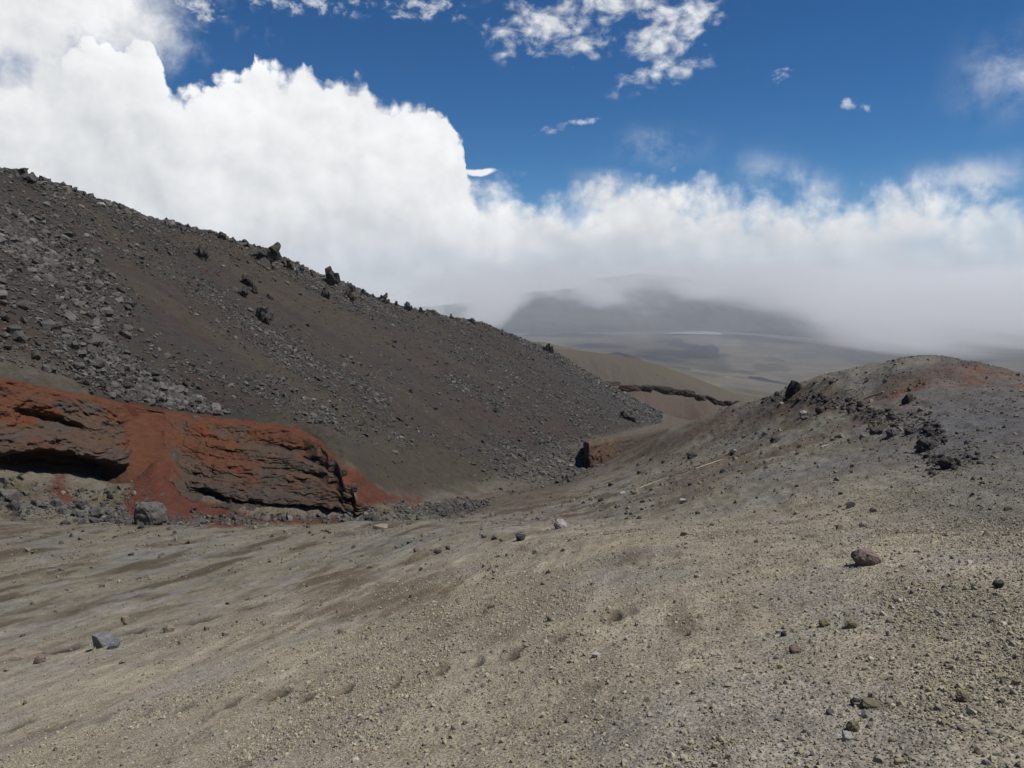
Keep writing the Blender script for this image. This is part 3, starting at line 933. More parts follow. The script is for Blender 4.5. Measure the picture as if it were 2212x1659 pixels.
def hull_bm(pts):
    bm = bmesh.new()
    for p in pts:
        bm.verts.new(p)
    r = bmesh.ops.convex_hull(bm, input=bm.verts)
    bad = [e for e in r['geom_interior'] if isinstance(e, bmesh.types.BMVert)]
    if bad:
        bmesh.ops.delete(bm, geom=bad, context='VERTS')
    loose = [v for v in bm.verts if not v.link_faces]
    if loose:
        bmesh.ops.delete(bm, geom=loose, context='VERTS')
    return bm


def unit_box(co):
    lo, hi = co.min(0), co.max(0)
    return (co - (lo + hi) / 2) / (hi - lo)


def rock_mesh(name, seed, style='angular', cuts=2, amp=0.06):
    """a stone filling the unit cube; style angular | lump | crag"""
    g = np.random.default_rng(seed)
    if style == 'crag':                       # jagged lava: several broken blocks grown together
        bm = bmesh.new()
        nb_ = 9
        for k in range(nb_):
            hb = hull_bm(hull_points(seed * 50 + k, 16, 0.3))
            bmesh.ops.triangulate(hb, faces=hb.faces)
            bmesh.ops.subdivide_edges(hb, edges=hb.edges, cuts=3, use_grid_fill=True)
            bmesh.ops.triangulate(hb, faces=hb.faces)
            c = np.array([v.co[:] for v in hb.verts])
            u = g.uniform(-1, 1)
            off = np.array([u * 0.85, g.uniform(-0.5, 0.5), -0.55 + g.uniform(0, 1.1) * (1 - 0.8 * abs(u))])
            sc_ = g.uniform(0.28, 0.55) * (1.25 if k < 2 else 1.0)
            ax_ = Quaternion(g.normal(size=3), g.uniform(0, 3)).to_matrix()
            c = (np.array(ax_) @ (c * np.array([1.0, 0.8, 1.25])).T).T * sc_ + (off * (0.3 if k < 2 else 1.0))
            p = c * 2.6 + seed
            c = c * (1 + 0.16 * ridged(p[:, 0], p[:, 1], p[:, 2], 3, seed))[:, None] + 0.05 * np.stack([fbm(p[:, 0] * 2.4, p[:, 1] * 2.4, p[:, 2] * 2.4, 2, seed + q) for q in (1, 2, 3)], -1)
            for v, q in zip(hb.verts, c):
                v.co = q
            mt_ = bpy.data.meshes.new('t'); hb.to_mesh(mt_); hb.free()
            bm.from_mesh(mt_); bpy.data.meshes.remove(mt_)
        co = np.array([v.co[:] for v in bm.verts])
    elif style == 'round':
        bm = bmesh.new()
        bmesh.ops.create_icosphere(bm, subdivisions=5, radius=1.0)
        co = np.array([v.co[:] for v in bm.verts])
        p = co * 1.2 + seed
        d = 0.20 * fbm(p[:, 0], p[:, 1], p[:, 2], 2, seed) + 0.10 * ridged(p[:, 0] * 2, p[:, 1] * 2, p[:, 2] * 2, 3, seed + 2) - 0.05 * sst(fbm(p[:, 0] * 5, p[:, 1] * 5, p[:, 2] * 5, 2, seed + 4), 0.1, 0.5)
        co = np.sign(co) * np.abs(co) ** 0.85 * (1 + d)[:, None]
    else:
        bm = hull_bm(hull_points(seed, 20 if style == 'angular' else 34, 0.42 if style == 'angular' else 0.8))
        bmesh.ops.triangulate(bm, faces=bm.faces)
        if cuts:
            bmesh.ops.subdivide_edges(bm, edges=bm.edges, cuts=cuts, use_grid_fill=True)
            bmesh.ops.triangulate(bm, faces=bm.faces)
        bm.normal_update()
        co = np.array([v.co[:] for v in bm.verts]); nn = np.array([v.normal[:] for v in bm.verts])
        o = g.uniform(-50, 50, 3)
        p = co * 2.2 + o
        d = amp * 1.6 * fbm(p[:, 0], p[:, 1], p[:, 2], 3, seed) + amp * ridged(p[:, 0] * 2.5, p[:, 1] * 2.5, p[:, 2] * 2.5, 2, seed + 3)
        if style == 'lump':
            d = d * 1.6
        co = co + nn * d[:, None]
    co = unit_box(co)
    for v, c in zip(bm.verts, co):
        v.co = c
    me = bpy.data.meshes.new(name)
    bm.to_mesh(me); bm.free()
    me.polygons.foreach_set('use_smooth', np.full(len(me.polygons), style == 'crag' and False))
    return me


def set_rock(name, label, cat, px, py, wpx, hpx, mat, seed, style='angular', cuts=2, sink=0.22, rz=None, depth=0.85, tilt=0.0, group=None, base=None):
    """stone whose foot is seen at (px, py); wpx, hpx its size in the photograph at the place where it lies"""
    p = base if base is not None else hit(px, py)
    if p is None:
        p = hit(px, py + 6)
    d = float(np.linalg.norm(p))
    w, h = wpx * d / FPX, hpx * d / FPX / (1 - sink)
    me = rock_mesh(name, seed, style, cuts)
    me.materials.append(mat)
    ob = bpy.data.objects.new(name, me)
    COL.objects.link(ob)
    y = p[1] + w * depth * 0.35
    x = p[0] * y / p[1]
    ob.scale = (w, w * depth, h)
    gz = float(ground(np.array([x]), np.array([y]))[0])
    ob.location = (x, y, min(gz, p[2] + 0.5 * h) + h * (0.5 - sink))
    ob.rotation_euler = (0, tilt, (seed * 1.7) % 0.9 - 0.45 if rz is None else rz)
    ob['label'] = label; ob['category'] = cat
    if group:
        ob['group'] = group
    return ob


def scatter(name, label, P, rot, scl, mat, n_var=6, npts=14, round_=0.3, seed=1):
    """many small stones as one mass: points carrying turned and scaled stones"""
    me = bpy.data.meshes.new(name)
    n = len(P)
    me.vertices.add(n)
    me.vertices.foreach_set('co', np.asarray(P, np.float32).reshape(-1))
    for k, v in (('rot', rot), ('scl', scl)):
        at = me.attributes.new(k, 'FLOAT_VECTOR', 'POINT')
        at.data.foreach_set('vector', np.asarray(v, np.float32).reshape(-1))
    at = me.attributes.new('pick', 'INT', 'POINT')
    at.data.foreach_set('value', np.random.default_rng(seed).integers(0, n_var, n).astype(np.int32))
    me.materials.append(mat)
    ob = bpy.data.objects.new(name, me)
    COL.objects.link(ob)
    ob['kind'] = 'stuff'; ob['label'] = label
    ng = bpy.data.node_groups.new(name, 'GeometryNodeTree')
    ng.interface.new_socket('Geometry', in_out='INPUT', socket_type='NodeSocketGeometry')
    ng.interface.new_socket('Geometry', in_out='OUTPUT', socket_type='NodeSocketGeometry')
    nd, lk = ng.nodes, ng.links
    gi, go = nd.new('NodeGroupInput'), nd.new('NodeGroupOutput')
    join = nd.new('GeometryNodeJoinGeometry')
    for k in reversed(range(n_var)):
        pt = nd.new('GeometryNodePoints'); pt.inputs['Count'].default_value = npts
        rv = nd.new('FunctionNodeRandomValue'); rv.data_type = 'FLOAT_VECTOR'
        rv.inputs[0].default_value = (-1, -1, -1); rv.inputs[1].default_value = (1, 1, 1)
        rv.inputs['Seed'].default_value = seed * 31 + k
        nrm = nd.new('ShaderNodeVectorMath'); nrm.operation = 'NORMALIZE'
        mx_ = nd.new('ShaderNodeMix'); mx_.data_type = 'VECTOR'; mx_.inputs[0].default_value = round_
        lk.new(rv.outputs[0], nrm.inputs[0]); lk.new(rv.outputs[0], mx_.inputs[4]); lk.new(nrm.outputs[0], mx_.inputs[5])
        lk.new(mx_.outputs[1], pt.inputs['Position'])
        ch = nd.new('GeometryNodeConvexHull'); lk.new(pt.outputs[0], ch.inputs[0])
        sm = nd.new('GeometryNodeSetMaterial'); sm.inputs['Material'].default_value = mat
        lk.new(ch.outputs[0], sm.inputs[0])
        g2 = nd.new('GeometryNodeGeometryToInstance'); lk.new(sm.outputs[0], g2.inputs[0])
        lk.new(g2.outputs[0], join.inputs[0])
    iop = nd.new('GeometryNodeInstanceOnPoints')
    iop.inputs['Pick Instance'].default_value = True

    def named(nm, dt):
        a = nd.new('GeometryNodeInputNamedAttribute'); a.data_type = dt
        a.inputs['Name'].default_value = nm
        return a.outputs[0]
    er = nd.new('FunctionNodeEulerToRotation')
    lk.new(named('rot', 'FLOAT_VECTOR'), er.inputs[0])
    lk.new(gi.outputs[0], iop.inputs['Points'])
    lk.new(join.outputs[0], iop.inputs['Instance'])
    lk.new(named('pick', 'INT'), iop.inputs['Instance Index'])
    lk.new(er.outputs[0], iop.inputs['Rotation'])
    lk.new(named('scl', 'FLOAT_VECTOR'), iop.inputs['Scale'])
    lk.new(iop.outputs[0], go.inputs[0])
    md = ob.modifiers.new('stones', 'NODES'); md.node_group = ng
    return ob


# ------------------------------------------------------------------ red cliff
def line3(pts, pxs):
    """polyline of (px, py, t) -> 3D positions at the given px"""
    q = np.array([C(a, b, t=c, add=False) for a, b, c in pts]); xx = np.array([p[0] for p in pts], float)
    return np.stack([np.interp(pxs, xx, q[:, k]) for k in range(3)], -1)


CT = [q for q in FOOT if q[0] <= 660] + [(696, 958, -34.4), (708, 980, -32.6), (722, 984, -31.8), (733, 1008, -30.3), (739, 1036, -29.4), (757, 1044, -28.6), (766, 1078, -27.6), (787, 1096, -27)]
NU, NB = 460, 150
pu = np.linspace(-240, 786, NU)
bot, top = line3(CB, pu), line3(CT, pu)
bvec = np.linspace(-0.10, 1.0, NB)
Pc = bot[:, None] * (1 - bvec)[None, :, None] + top[:, None] * bvec[None, :, None]
tang = np.gradient(bot, axis=0); tang /= np.linalg.norm(tang, axis=1, keepdims=True)
outw = np.stack([tang[:, 1], -tang[:, 0], 0 * tang[:, 0]], -1); outw /= np.linalg.norm(outw, axis=1, keepdims=True)
PUX = np.repeat(pu[:, None], NB, 1); BV = np.repeat(bvec[None], NU, 0)
along = np.r_[0, np.cumsum(np.linalg.norm(np.diff(bot, axis=0), axis=1))][:, None] + 0 * BV
hgt = np.linalg.norm(top - bot, axis=1)[:, None] * BV
Lm = 1 - sst(PUX + 10 * fbm(hgt / 1.5, along / 3, o=3, seed=99), 250, 302); Rm = sst(PUX + 10 * fbm(hgt / 1.5, along / 3, o=3, seed=98), 332, 385); Cm = 1 - np.maximum(Lm, Rm)
warp = 0.10 * fbm(along / 7, hgt / 5, o=3, seed=101)
bw = BV + warp
prof = Lm * (-5.2 * (1 - sst(bw - 0.05 * np.sin(PUX / 60), 0.10, 0.30)) + 1.1 * np.exp(-((bw - 0.36) / 0.16) ** 2) - 1.4 * np.exp(-((bw - 0.62 - 0.0009 * (120 - PUX)) / 0.05) ** 2) * sst(PUX, 20, 60) * (1 - sst(PUX, 150, 210)))
fr_ = np.mod(bw * 4.2 + 0.35 * vnoise(along / 9, hgt * 0, seed=7) + 0.25, 1.0)
stepp = np.where(fr_ < 0.86, fr_ / 0.86 - 0.5, 0.5 - (fr_ - 0.86) / 0.14)
prof += Rm * (-1.6 * (1 - sst(bw, 0.02, 0.16)) + 1.15 * stepp * (1 - 0.7 * sst(BV, 0.75, 0.95)) * (0.35 + 0.65 * sst(fbm(along / 6, hgt / 2.5, o=2, seed=9), -0.25, 0.15)))
prof += Cm * -0.9
amp_ = (1 - 0.75 * Cm) * (1 - 0.45 * sst(BV, 0.85, 1.0))
q3 = Pc / 2.6
prof += amp_ * (0.75 * ridged(q3[..., 0], q3[..., 1], q3[..., 2] * 1.8, 4, 111) * 0.7 + 0.30 * fbm(Pc[..., 0] / 1.6, Pc[..., 1] / 1.6, Pc[..., 2] / 0.42, 3, 113) + 0.16 * ridged(Pc[..., 0] / 0.5, Pc[..., 1] / 0.5, Pc[..., 2] / 0.4, 3, 117))
prof += 0.9 * sst(PUX, 590, 680) * (1 - sst(PUX, 770, 786))
qn = fbm(along / 1.9, hgt / 0.75, o=4, seed=171, gain=0.6)
prof += amp_ * (0.36 * (np.floor(qn * 5) / 5) + 0.24 * np.floor(fbm(along / 0.7, hgt / 0.4, o=3, seed=172) * 4) / 4) * (1 - 0.6 * Cm)
prof *= (1 - sst(BV, 0.93, 1.0) * 0.8) * (1 - sst(PUX, 760, 786) * 0.7)
Pc = Pc + outw[:, None] * prof[..., None]
Pc[..., 2] += amp_ * 0.18 * fbm(Pc[..., 0] / 0.7, Pc[..., 1] / 0.7, Pc[..., 2] / 0.7, 3, 119)
Pc[..., 2] += 0.3 * sst(BV, 0.8, 0.95)
cc = np.zeros(Pc.shape + ())
cc[:] = L3(78, 62, 51)
nz = fbm(along / 3.0, hgt / 1.6, o=4, seed=121)
nz2 = fbm(along / 5.0 + 30, hgt / 1.2, o=4, seed=122)
cc = blend(cc, Lm * sst(nz2, -0.1, 0.3) * 0.8, L3(74, 66, 64))
cc = blend(cc, sst(nz, 0.05, 0.4) * 0.7, L3(82, 64, 50))
cc = blend(cc, sst(-nz, 0.0, 0.4) * 0.8, L3(70, 62, 56))
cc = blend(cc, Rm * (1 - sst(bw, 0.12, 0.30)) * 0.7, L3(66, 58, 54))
sg = lambda *a: seg(*a, PX=PUX, PY=np.interp(pu, cbx, [q[1] for q in CB])[:, None] * (1 - BV) + np.interp(pu, [q[0] for q in CT], [q[1] for q in CT])[:, None] * BV)
redc = 1.2 * Cm + 0.95 * sst(BV, 0.86, 0.98) + np.clip(1.0 * sg(360, 940, 470, 985, 30) + 0.9 * sg(480, 980, 540, 1040, 26) + 0.9 * sg(560, 945, 660, 955, 22) + 0.7 * sg(0, 870, 90, 880, 34) + 0.8 * sg(240, 900, 350, 920, 24) + 0.7 * sg(60, 960, 110, 985, 18), 0, 1.1)
redc += Rm * 0.35 * (1 - sst(fr_, 0.0, 0.3)) * sst(BV, 0.3, 0.5)
cc = blend(cc, 0.9 * sst(redc + 0.75 * nz + 0.35 * nz2 + 0.3 * fbm(along / 0.8, hgt / 0.5, o=3, seed=125) + 0.22 * sst(BV, 0.3, 0.6), 0.42, 0.9), RED)
cc = blend(cc, 0.6 * sst(redc + 0.4 * nz2, 0.2, 0.6), L3(82, 57, 43))
back = Pc[:, -1:] - outw[:, None] * 2.0 + np.array([0, 0, -0.8])
Pc2 = np.concatenate([Pc, back], 1); cc2 = np.concatenate([cc, cc[:, -1:]], 1)


def cliff_material():
    m, n, b, out = mat_new('cliff')
    zone = n.node('ShaderNodeAttribute', attribute_name='zone').outputs['Color']
    pos = n.node('ShaderNodeNewGeometry').outputs['Position']
    a1 = n.noise(n.vm('MULTIPLY', pos, (1, 1, 2.2)), 1.3, 5, 0.68)
    a2 = n.noise(pos, 7.0, 4, 0.65)
    f = n.m('ADD', n.m('ADD', 1.0, n.m('MULTIPLY', n.m('SUBTRACT', a1, 0.5), 1.1)), n.m('MULTIPLY', n.m('SUBTRACT', a2, 0.5), 0.9))
    n.put(b.inputs['Base Color'], n.mul(zone, n.rgb(n.m('MAXIMUM', f, 0.3))))
    h = n.m('ADD', n.m('MULTIPLY', a1, 0.35), n.m('MULTIPLY', a2, 0.10))
    n.put(b.inputs['Normal'], n.node('ShaderNodeBump', ins={'Height': h, 'Strength': 0.7, 'Distance': 1.0}).outputs[0])
    return m


M_CLIFF = cliff_material()
new_obj('cliff', grid_mesh('cliff', Pc2, cc2, smooth=True, flip=True), mat=M_CLIFF, kind='structure', label='rust red and brown layered cliff with dark undercut at valley floor')

# ------------------------------------------------------------------ red cut bank further down the gully
cu = np.array([(1262, 962, 1018, 196), (1262.5, 960, 1020, 190), (1263.5, 959, 1021, 184), (1266, 958, 1023, 178), (1274, 958, 1024, 172), (1285, 956, 1020, 173), (1300, 953, 1014, 177), (1320, 950, 1004, 185), (1345, 947, 996, 197), (1375, 943, 985, 220), (1410, 935, 965, 262), (1445, 925, 940, 320)], float)
uu = np.linspace(0, len(cu) - 1, 120)
cu2 = np.stack([np.interp(uu, np.arange(len(cu)), cu[:, k]) for k in range(4)], -1)
vb = np.linspace(0, 1, 40)
Pb = np.zeros((120, 42, 3))
for i, (px, yt, yb, r) in enumerate(cu2):
    k = min(1.0, max(0.0, (uu[i] - 4) / 3))
    t_ = C(px, yt, r=r + 6 * k, add=False); b_ = C(px, yb, r=r, add=False)
    Pb[i, :40] = b_ * (1 - vb)[:, None] + t_ * vb[:, None]
    Pb[i, 36:40, 1] += np.array([0.15, 0.5, 1.1, 2.0]); Pb[i, 40] = t_ * 1.03 + np.array([0, 0, -0.3]); Pb[i, 41] = t_ * 1.09 + np.array([0, 0, -4.0])
nb = 1.1 * ridged(Pb[..., 0] / 2.2, Pb[..., 1] / 2.2, Pb[..., 2] / 1.2, 4, 131) + 0.25 * fbm(Pb[..., 0] / 0.7, Pb[..., 1] / 0.7, Pb[..., 2] / 0.4, 3, 133)
Pb[..., 1] -= nb; Pb[..., 0] -= 0.35 * nb * (uu < 5)[:, None]
bc = np.zeros_like(Pb) + L3(84, 66, 52)
bc = blend(bc, sst(fbm(Pb[..., 0] / 2, Pb[..., 2], o=3, seed=135), 0, 0.4) * 0.8, L3(94, 84, 66))
bc = blend(bc, (1 - sst(np.repeat(np.r_[vb, 1, 1][None], 120, 0), 0.2, 0.6)) * 0.7, L3(70, 54, 46))
bc = blend(bc, sst(uu, 6.6, 8.4)[:, None] * np.ones((1, 42)) * 0.95, L3(72, 63, 54))
new_obj('cut_bank', grid_mesh('cut_bank', Pb, bc, flip=True), mat=M_CLIFF, kind='structure', label='orange brown cut bank with a sheer dark end down the gully')

# ------------------------------------------------------------------ mountain across the plain
mp = np.linspace(880, 2640, 420)
mtop = np.interp(mp, [880, 1000, 1080, 1120, 1160, 1200, 1240, 1265, 1290, 1330, 1380, 1450, 1520, 1620, 1760, 1900, 2100, 2640], [668, 656, 642, 634, 629, 625, 621, 611, 601, 597, 592, 597, 606, 616, 640, 664, 700, 724])
rowsM = np.r_[np.linspace(0, 1, 110), 1.08, 1.3]
aM = pdir(mp, 700)[0]
r0, r1 = 8700.0, 11200.0
rM = r0 + (r1 - r0) * rowsM
AM, RM = np.meshgrid(aM, rM, indexing='ij')
vb_ = pdir(mp, np.interp(mp, [880, 1400, 1600, 1800, 2640], [724, 720, 725, 738, 750]))[1]
vt_ = pdir(mp, mtop)[1]
kk = np.clip(rowsM, 0, 1)[None]
zz0 = vb_[:, None] * r0; zz1 = vt_[:, None] * r1
ZM = zz0 + (zz1 - zz0) * (0.55 * kk ** 1.6 + 0.45 * kk) - 900 * np.clip(rowsM - 1, 0, 1)[None]
XM, YM = RM * np.sin(AM), RM * np.cos(AM)
rel = ridged(XM / 900, YM / 1400, o=5, seed=141)
ZM += (kk * (1 - kk) * 4 * 120 + 8) * rel * (1 - 0.6 * kk ** 8) - 70 * (1 - kk) ** 6
ZM += sst(kk, 0, 0.1) * 30 * fbm(XM / 260, YM / 260, o=4, seed=142) * (1 - 0.5 * kk)
mc = np.zeros(ZM.shape + (3,)) + L3(70, 70, 66)
mc = blend(mc, sst(fbm(XM / 900, YM / 500, o=4, seed=143), -0.1, 0.3), L3(52, 54, 54))
MPX = np.repeat(mp[:, None], len(rowsM), 1); _, MPY = proj(XM, YM, ZM)
mc = blend(mc, 0.9 * np.clip(seg(1130, 716, 1320, 712, 15, MPX, MPY) + seg(1580, 726, 1740, 735, 11, MPX, MPY) + 0.7 * seg(1320, 690, 1500, 700, 14, MPX, MPY) + 0.6 * seg(1800, 745, 2000, 760, 10, MPX, MPY), 0, 1) * sst(fbm(XM / 300, YM / 300, o=4, seed=144), -0.45, 0.0), L3(38, 40, 44))
mc = blend(mc, 0.6 * seg(1250, 690, 1420, 697, 9, MPX, MPY), L3(92, 86, 72))
mc = mc * 0.72
new_obj('mountain', grid_mesh('mountain', np.stack([XM, YM, ZM], -1), mc, flip=True), mat=M_GROUND, kind='structure', label='dark mountain slopes rising into cloud across the plain')
mme = bpy.data.objects['mountain'].data
at = mme.attributes.new('stz', 'FLOAT_VECTOR', 'POINT')
at.data.foreach_set('vector', np.stack([XM * 0.01, YM * 0.01, ZM * 0.01], -1).reshape(-1).astype(np.float32))


# ------------------------------------------------------------------ lake on the plain, dirt track
def lake_mesh():
    P = []
    for px, py, w in [(1436, 727, 1.0), (1462, 726, 2.6), (1482, 724, 3.5), (1500, 722, 5.0), (1525, 721.5, 5.2), (1548, 722, 4.6), (1560, 723, 2.0)]:
        a = C(px, py + w / 2, r=7200, add=False); b = C(px, py - w / 2, r=7200 + w * 75, add=False)
        P.append([a, b])
    return np.array(P)


m, n, b, out = mat_new('lake_water')
b.inputs['Base Color'].default_value = lin(150, 156, 160); b.inputs['Roughness'].default_value = 0.12; b.inputs['Specular IOR Level'].default_value = 0.6
n.put(b.inputs['Normal'], n.node('ShaderNodeBump', ins={'Height': n.noise(n.node('ShaderNodeNewGeometry').outputs['Position'], 0.05, 3), 'Strength': 0.05}).outputs[0])
LK = lake_mesh()
for i in range(len(LK)):
    for j in (0, 1):
        LK[i, j, 2] = ground(LK[i, j, :1], LK[i, j, 1:2])[0]
LK[..., 2] = LK[..., 2].max() + 3.0
new_obj('lake', grid_mesh('lake', LK), mat=m, kind='structure', label='thin pale lake at the foot of the far mountain')
M_TRACK = plain_material('track_dust', lin(140, 132, 116), 0.95, 0.2, 0.1)
TK = []
for px, py in [(1836, 781), (1843, 789), (1850, 797), (1856, 806), (1861, 814)]:
    q = C(px, py, z=float(C(px, py, r=3600, add=False)[2]), add=False)
    k = ground(np.array([q[0]]), np.array([q[1]]))[0] / q[2]
    q = q * k
    TK.append([q + np.array([-7, 0, 0]), q + np.array([7, 0, 0])])
TK = np.array(TK); TK[..., 2] = ground(TK[..., 0], TK[..., 1]) + 2.5
new_obj('dirt_track', grid_mesh('dirt_track', TK), mat=M_TRACK, kind='structure', label='pale dirt track on the plain beyond the right ridge')

# ------------------------------------------------------------------ rock band on the far bank
BAND = [(1300, 1322, 831, 846, 42), (1344, 1383, 833, 847, 38), (1387, 1407, 834, 846, 20), (1409, 1450, 836, 851, 42), (1451, 1474, 842, 854, 23), (1475, 1503, 845, 860, 28), (1505, 1524, 855, 865, 20), (1526, 1548, 859, 871, 22), (1550, 1566, 867, 876, 16), (1567, 1582, 870, 881, 16), (1583, 1616, 873, 889, 34)]
BAND[0] = (1302, 1341, 830, 847, 40)
M_BAND = rock_material('band_rock', [lin(46, 38, 34), lin(54, 44, 38), lin(60, 48, 42)], rough_scale=0.35, bump=0.2)
p0 = C(1455, 850, r=548, add=False)
band = bpy.data.objects.new('rock_band', None)
COL.objects.link(band)
band.location = p0
band['label'] = 'dark broken rock band running along the far gully bank'; band['category'] = 'rock band'
for i, (x0, x1, y0, y1, w) in enumerate(BAND):
    p = C((x0 + x1) / 2, (y0 + y1) / 2, r=540, add=False)
    h_ = hit((x0 + x1) / 2, (y0 + y1) / 2 + 3)
    if h_ is not None and math.hypot(h_[0], h_[1]) > 480:
        p = h_
    d = float(np.linalg.norm(p))
    me = rock_mesh('rock_block', 300 + i, 'angular', 5, 0.10)
    me.materials.append(M_BAND)
    ob = bpy.data.objects.new('rock_block', me); COL.objects.link(ob)
    ob.parent = band
    ob.location = Vector(p) - Vector(p0) + Vector((0, 1.0, 1.2))
    ob.scale = ((x1 - x0) * d / FPX * 1.30, 10.0, (y1 - y0) * d / FPX * 1.15)
    ob.rotation_euler = (0, 0.05 + 0.03 * i, 0.1)

# ------------------------------------------------------------------ scree
CA = (GR[:-1, :-1] ** 2) * np.diff(AZV)[:, None] * np.diff(LRV)[None] / 0.85
cx = lambda A: 0.25 * (A[:-1, :-1] + A[1:, :-1] + A[:-1, 1:] + A[1:, 1:])
kPX, kPY, kS, kT, kR, kL = cx(GPX), cx(GPY), cx(GS), cx(GT), cx(GR), cx(left)


def pick(weight, n, g):
    w = weight.ravel(); cs = np.cumsum(w); u = g.uniform(0, cs[-1], n)
    i = np.searchsorted(cs, u)
    i = np.clip(i, 0, len(w) - 1)
    ia, ir = np.unravel_index(i, weight.shape)
    a = AZV[ia] + g.uniform(0, 1, n) * (AZV[ia + 1] - AZV[ia]); l = LRV[ir] + g.uniform(0, 1, n) * (LRV[ir + 1] - LRV[ir])
    r = np.exp(l); x = r * np.sin(a); y = r * np.cos(a)
    return x, y, ground(x, y), (ia, ir)


sgk = lambda *a: seg(*a, PX=kPX, PY=kPY)
dens = 2.6 * sgk(40, 560, 120, 760, 115) + 2.8 * sgk(30, 760, 380, 870, 62) + 1.0 * sgk(380, 850, 560, 890, 45) + 1.4 * sgk(560, 830, 860, 955, 32) + 0.55 * sgk(30, 430, 330, 560, 60) + 1.3 * sgk(430, 650, 620, 780, 34) + 1.4 * sgk(600, 760, 800, 860, 36)
dens += 1.3 * sgk(450, 525, 760, 630, 20) + 1.0 * sgk(760, 650, 1000, 705, 18) + 0.8 * sgk(0, 380, 450, 510, 14) + 1.1 * sgk(1150, 745, 1460, 930, 24) + 0.55 * sgk(1000, 720, 1300, 880, 40) + 0.8 * sgk(976, 823, 1156, 895, 22) + 1.2 * sgk(1225, 890, 1272, 928, 14)
dens += 2.0 * sgk(1070, 985, 1250, 985, 34) + 1.6 * sgk(1110, 1030, 1230, 1010, 20) + 0.8 * sgk(985, 1078, 1110, 1068, 12) + 0.5 * sgk(800, 900, 1000, 970, 20) + 0.35 * sgk(200, 480, 460, 560, 30)
bare = np.clip(0.9 * sgk(240, 580, 430, 690, 34) + 0.9 * sgk(330, 700, 560, 790, 30) + 0.8 * sgk(560, 620, 760, 760, 26) + 0.9 * sgk(60, 842, 180, 850, 14) + 0.7 * sgk(700, 960, 1000, 1020, 26), 0, 1)
tex = 0.2 + 1.5 * sst(fbm(kS / 5, kT / 18, o=4, seed=151, gain=0.6), -0.15, 0.35)
dens = (dens * tex + 0.045) * (1 - 0.92 * bare)
foot_ok = (cx(cliffband) * (cx(BB) < 1.02) * (gpx_flat[:-1, :-1] < 780)) < 0.5
sw = CA * dens * np.maximum(kL > 0.6, sgk(1110, 1020, 1240, 1005, 40) * (kR > 90)) * (kR > 45) * (kR < 470) * (kPX > -220) * (kPX < 1480) * foot_ok
g1 = np.random.default_rng(11)
NS = 290000
sx, sy, sz, (ia, ir) = pick(sw, NS, g1)
size = 0.19 * (1 - g1.uniform(0, 1, NS)) ** (-1 / 2.8)
size = np.minimum(size, 1.0) * np.clip(kR[ia, ir] / 150, 0.85, 1.15)
size *= np.where(seg(40, 560, 380, 880, 130, kPX[ia, ir], kPY[ia, ir]) > 0.35, 1.5, 1.0) * np.where(np.abs(kPY[ia, ir] - np.interp(kPX[ia, ir], [c[0] for c in CREST], [c[1] for c in CREST])) < 14, 1.5, 1.0)
app = size / np.hypot(sx, sy)
order = np.argsort(-app)
vis = (kPX[ia, ir] > 5) & (kPX[ia, ir] < 1450)
big = [i for i in order if vis[i]][:300]
bigset = np.zeros(NS, bool); bigset[big] = True
rest = ~bigset
scl = size[:, None] * np.stack([g1.uniform(0.45, 0.75, NS), g1.uniform(0.4, 0.7, NS), g1.uniform(0.28, 0.5, NS)], -1)
rot = np.stack([g1.uniform(-0.5, 0.5, NS), g1.uniform(-0.2, 0.8, NS), g1.uniform(0, 6.28, NS)], -1)
sp_ = np.stack([sx, sy, sz + scl[:, 2] * 0.35], -1)
scatter('scree', 'grey angular rubble spread over the left slope', sp_[rest], rot[rest], scl[rest], M_SCREE, 10, 18, 0.45, 3)
protos = []
for k in range(12):
    me = rock_mesh('scree_rock', 400 + k, 'angular', 1, 0.05); me.materials.append(M_SCREE); protos.append(me)
for n_, i in enumerate(big):
    ob = bpy.data.objects.new('scree_rock', protos[n_ % 12]); COL.objects.link(ob)
    ob.location = sp_[i]; ob.rotation_euler = rot[i]; ob.scale = scl[i] * 1.75
    ob['label'] = 'grey angular rock lying loose among the scree of the dark left slope'; ob['category'] = 'rock'; ob['group'] = 'larger scree rocks on the left slope'

# rubble of the right ridge
g2 = np.random.default_rng(12)
dsp = 1.1 * sgk(1664, 858, 1850, 872, 12) + 1.4 * sgk(1834, 886, 1882, 898, 12) + 1.4 * sgk(1888, 905, 2016, 925, 20) + 1.5 * sgk(1990, 972, 2030, 950, 14) + 1.3 * sgk(2010, 1005, 2090, 990, 22) + 0.5 * sgk(1560, 900, 1700, 850, 16) + 0.25 * sgk(1400, 1010, 1650, 930, 34) + 0.25 * sgk(1750, 830, 1950, 800, 16)
kPA = np.abs(np.diff(GPX, axis=0)[:, :-1] * np.diff(GPY, axis=1)[:-1]) * (np.diff(GPY, axis=1)[:-1] < 0)
sw2 = np.minimum(kPA, 60) * (kR / 30) ** 0 * (dsp ** 1.3 + 0.014) * (kR > 12) * (kR < 110) * (kPX > 1150) * (kPX < 2230) * (kPY < 1130) * (kL < 0.4)
NK = 2100
x2, y2, z2, (ia2, ir2) = pick(sw2, NK, g2)
sz2 = np.minimum(0.044 * (1 - g2.uniform(0, 1, NK)) ** (-1 / 2.8), 0.20) * np.clip(np.hypot(x2, y2) / 30, 0.5, 1.7)
o2 = np.argsort(-sz2 / np.hypot(x2, y2)); big2 = np.zeros(NK, bool); big2[o2[:100]] = True
sc2 = sz2[:, None] * np.stack([g2.uniform(0.5, 0.8, NK), g2.uniform(0.4, 0.7, NK), g2.uniform(0.35, 0.6, NK)], -1)
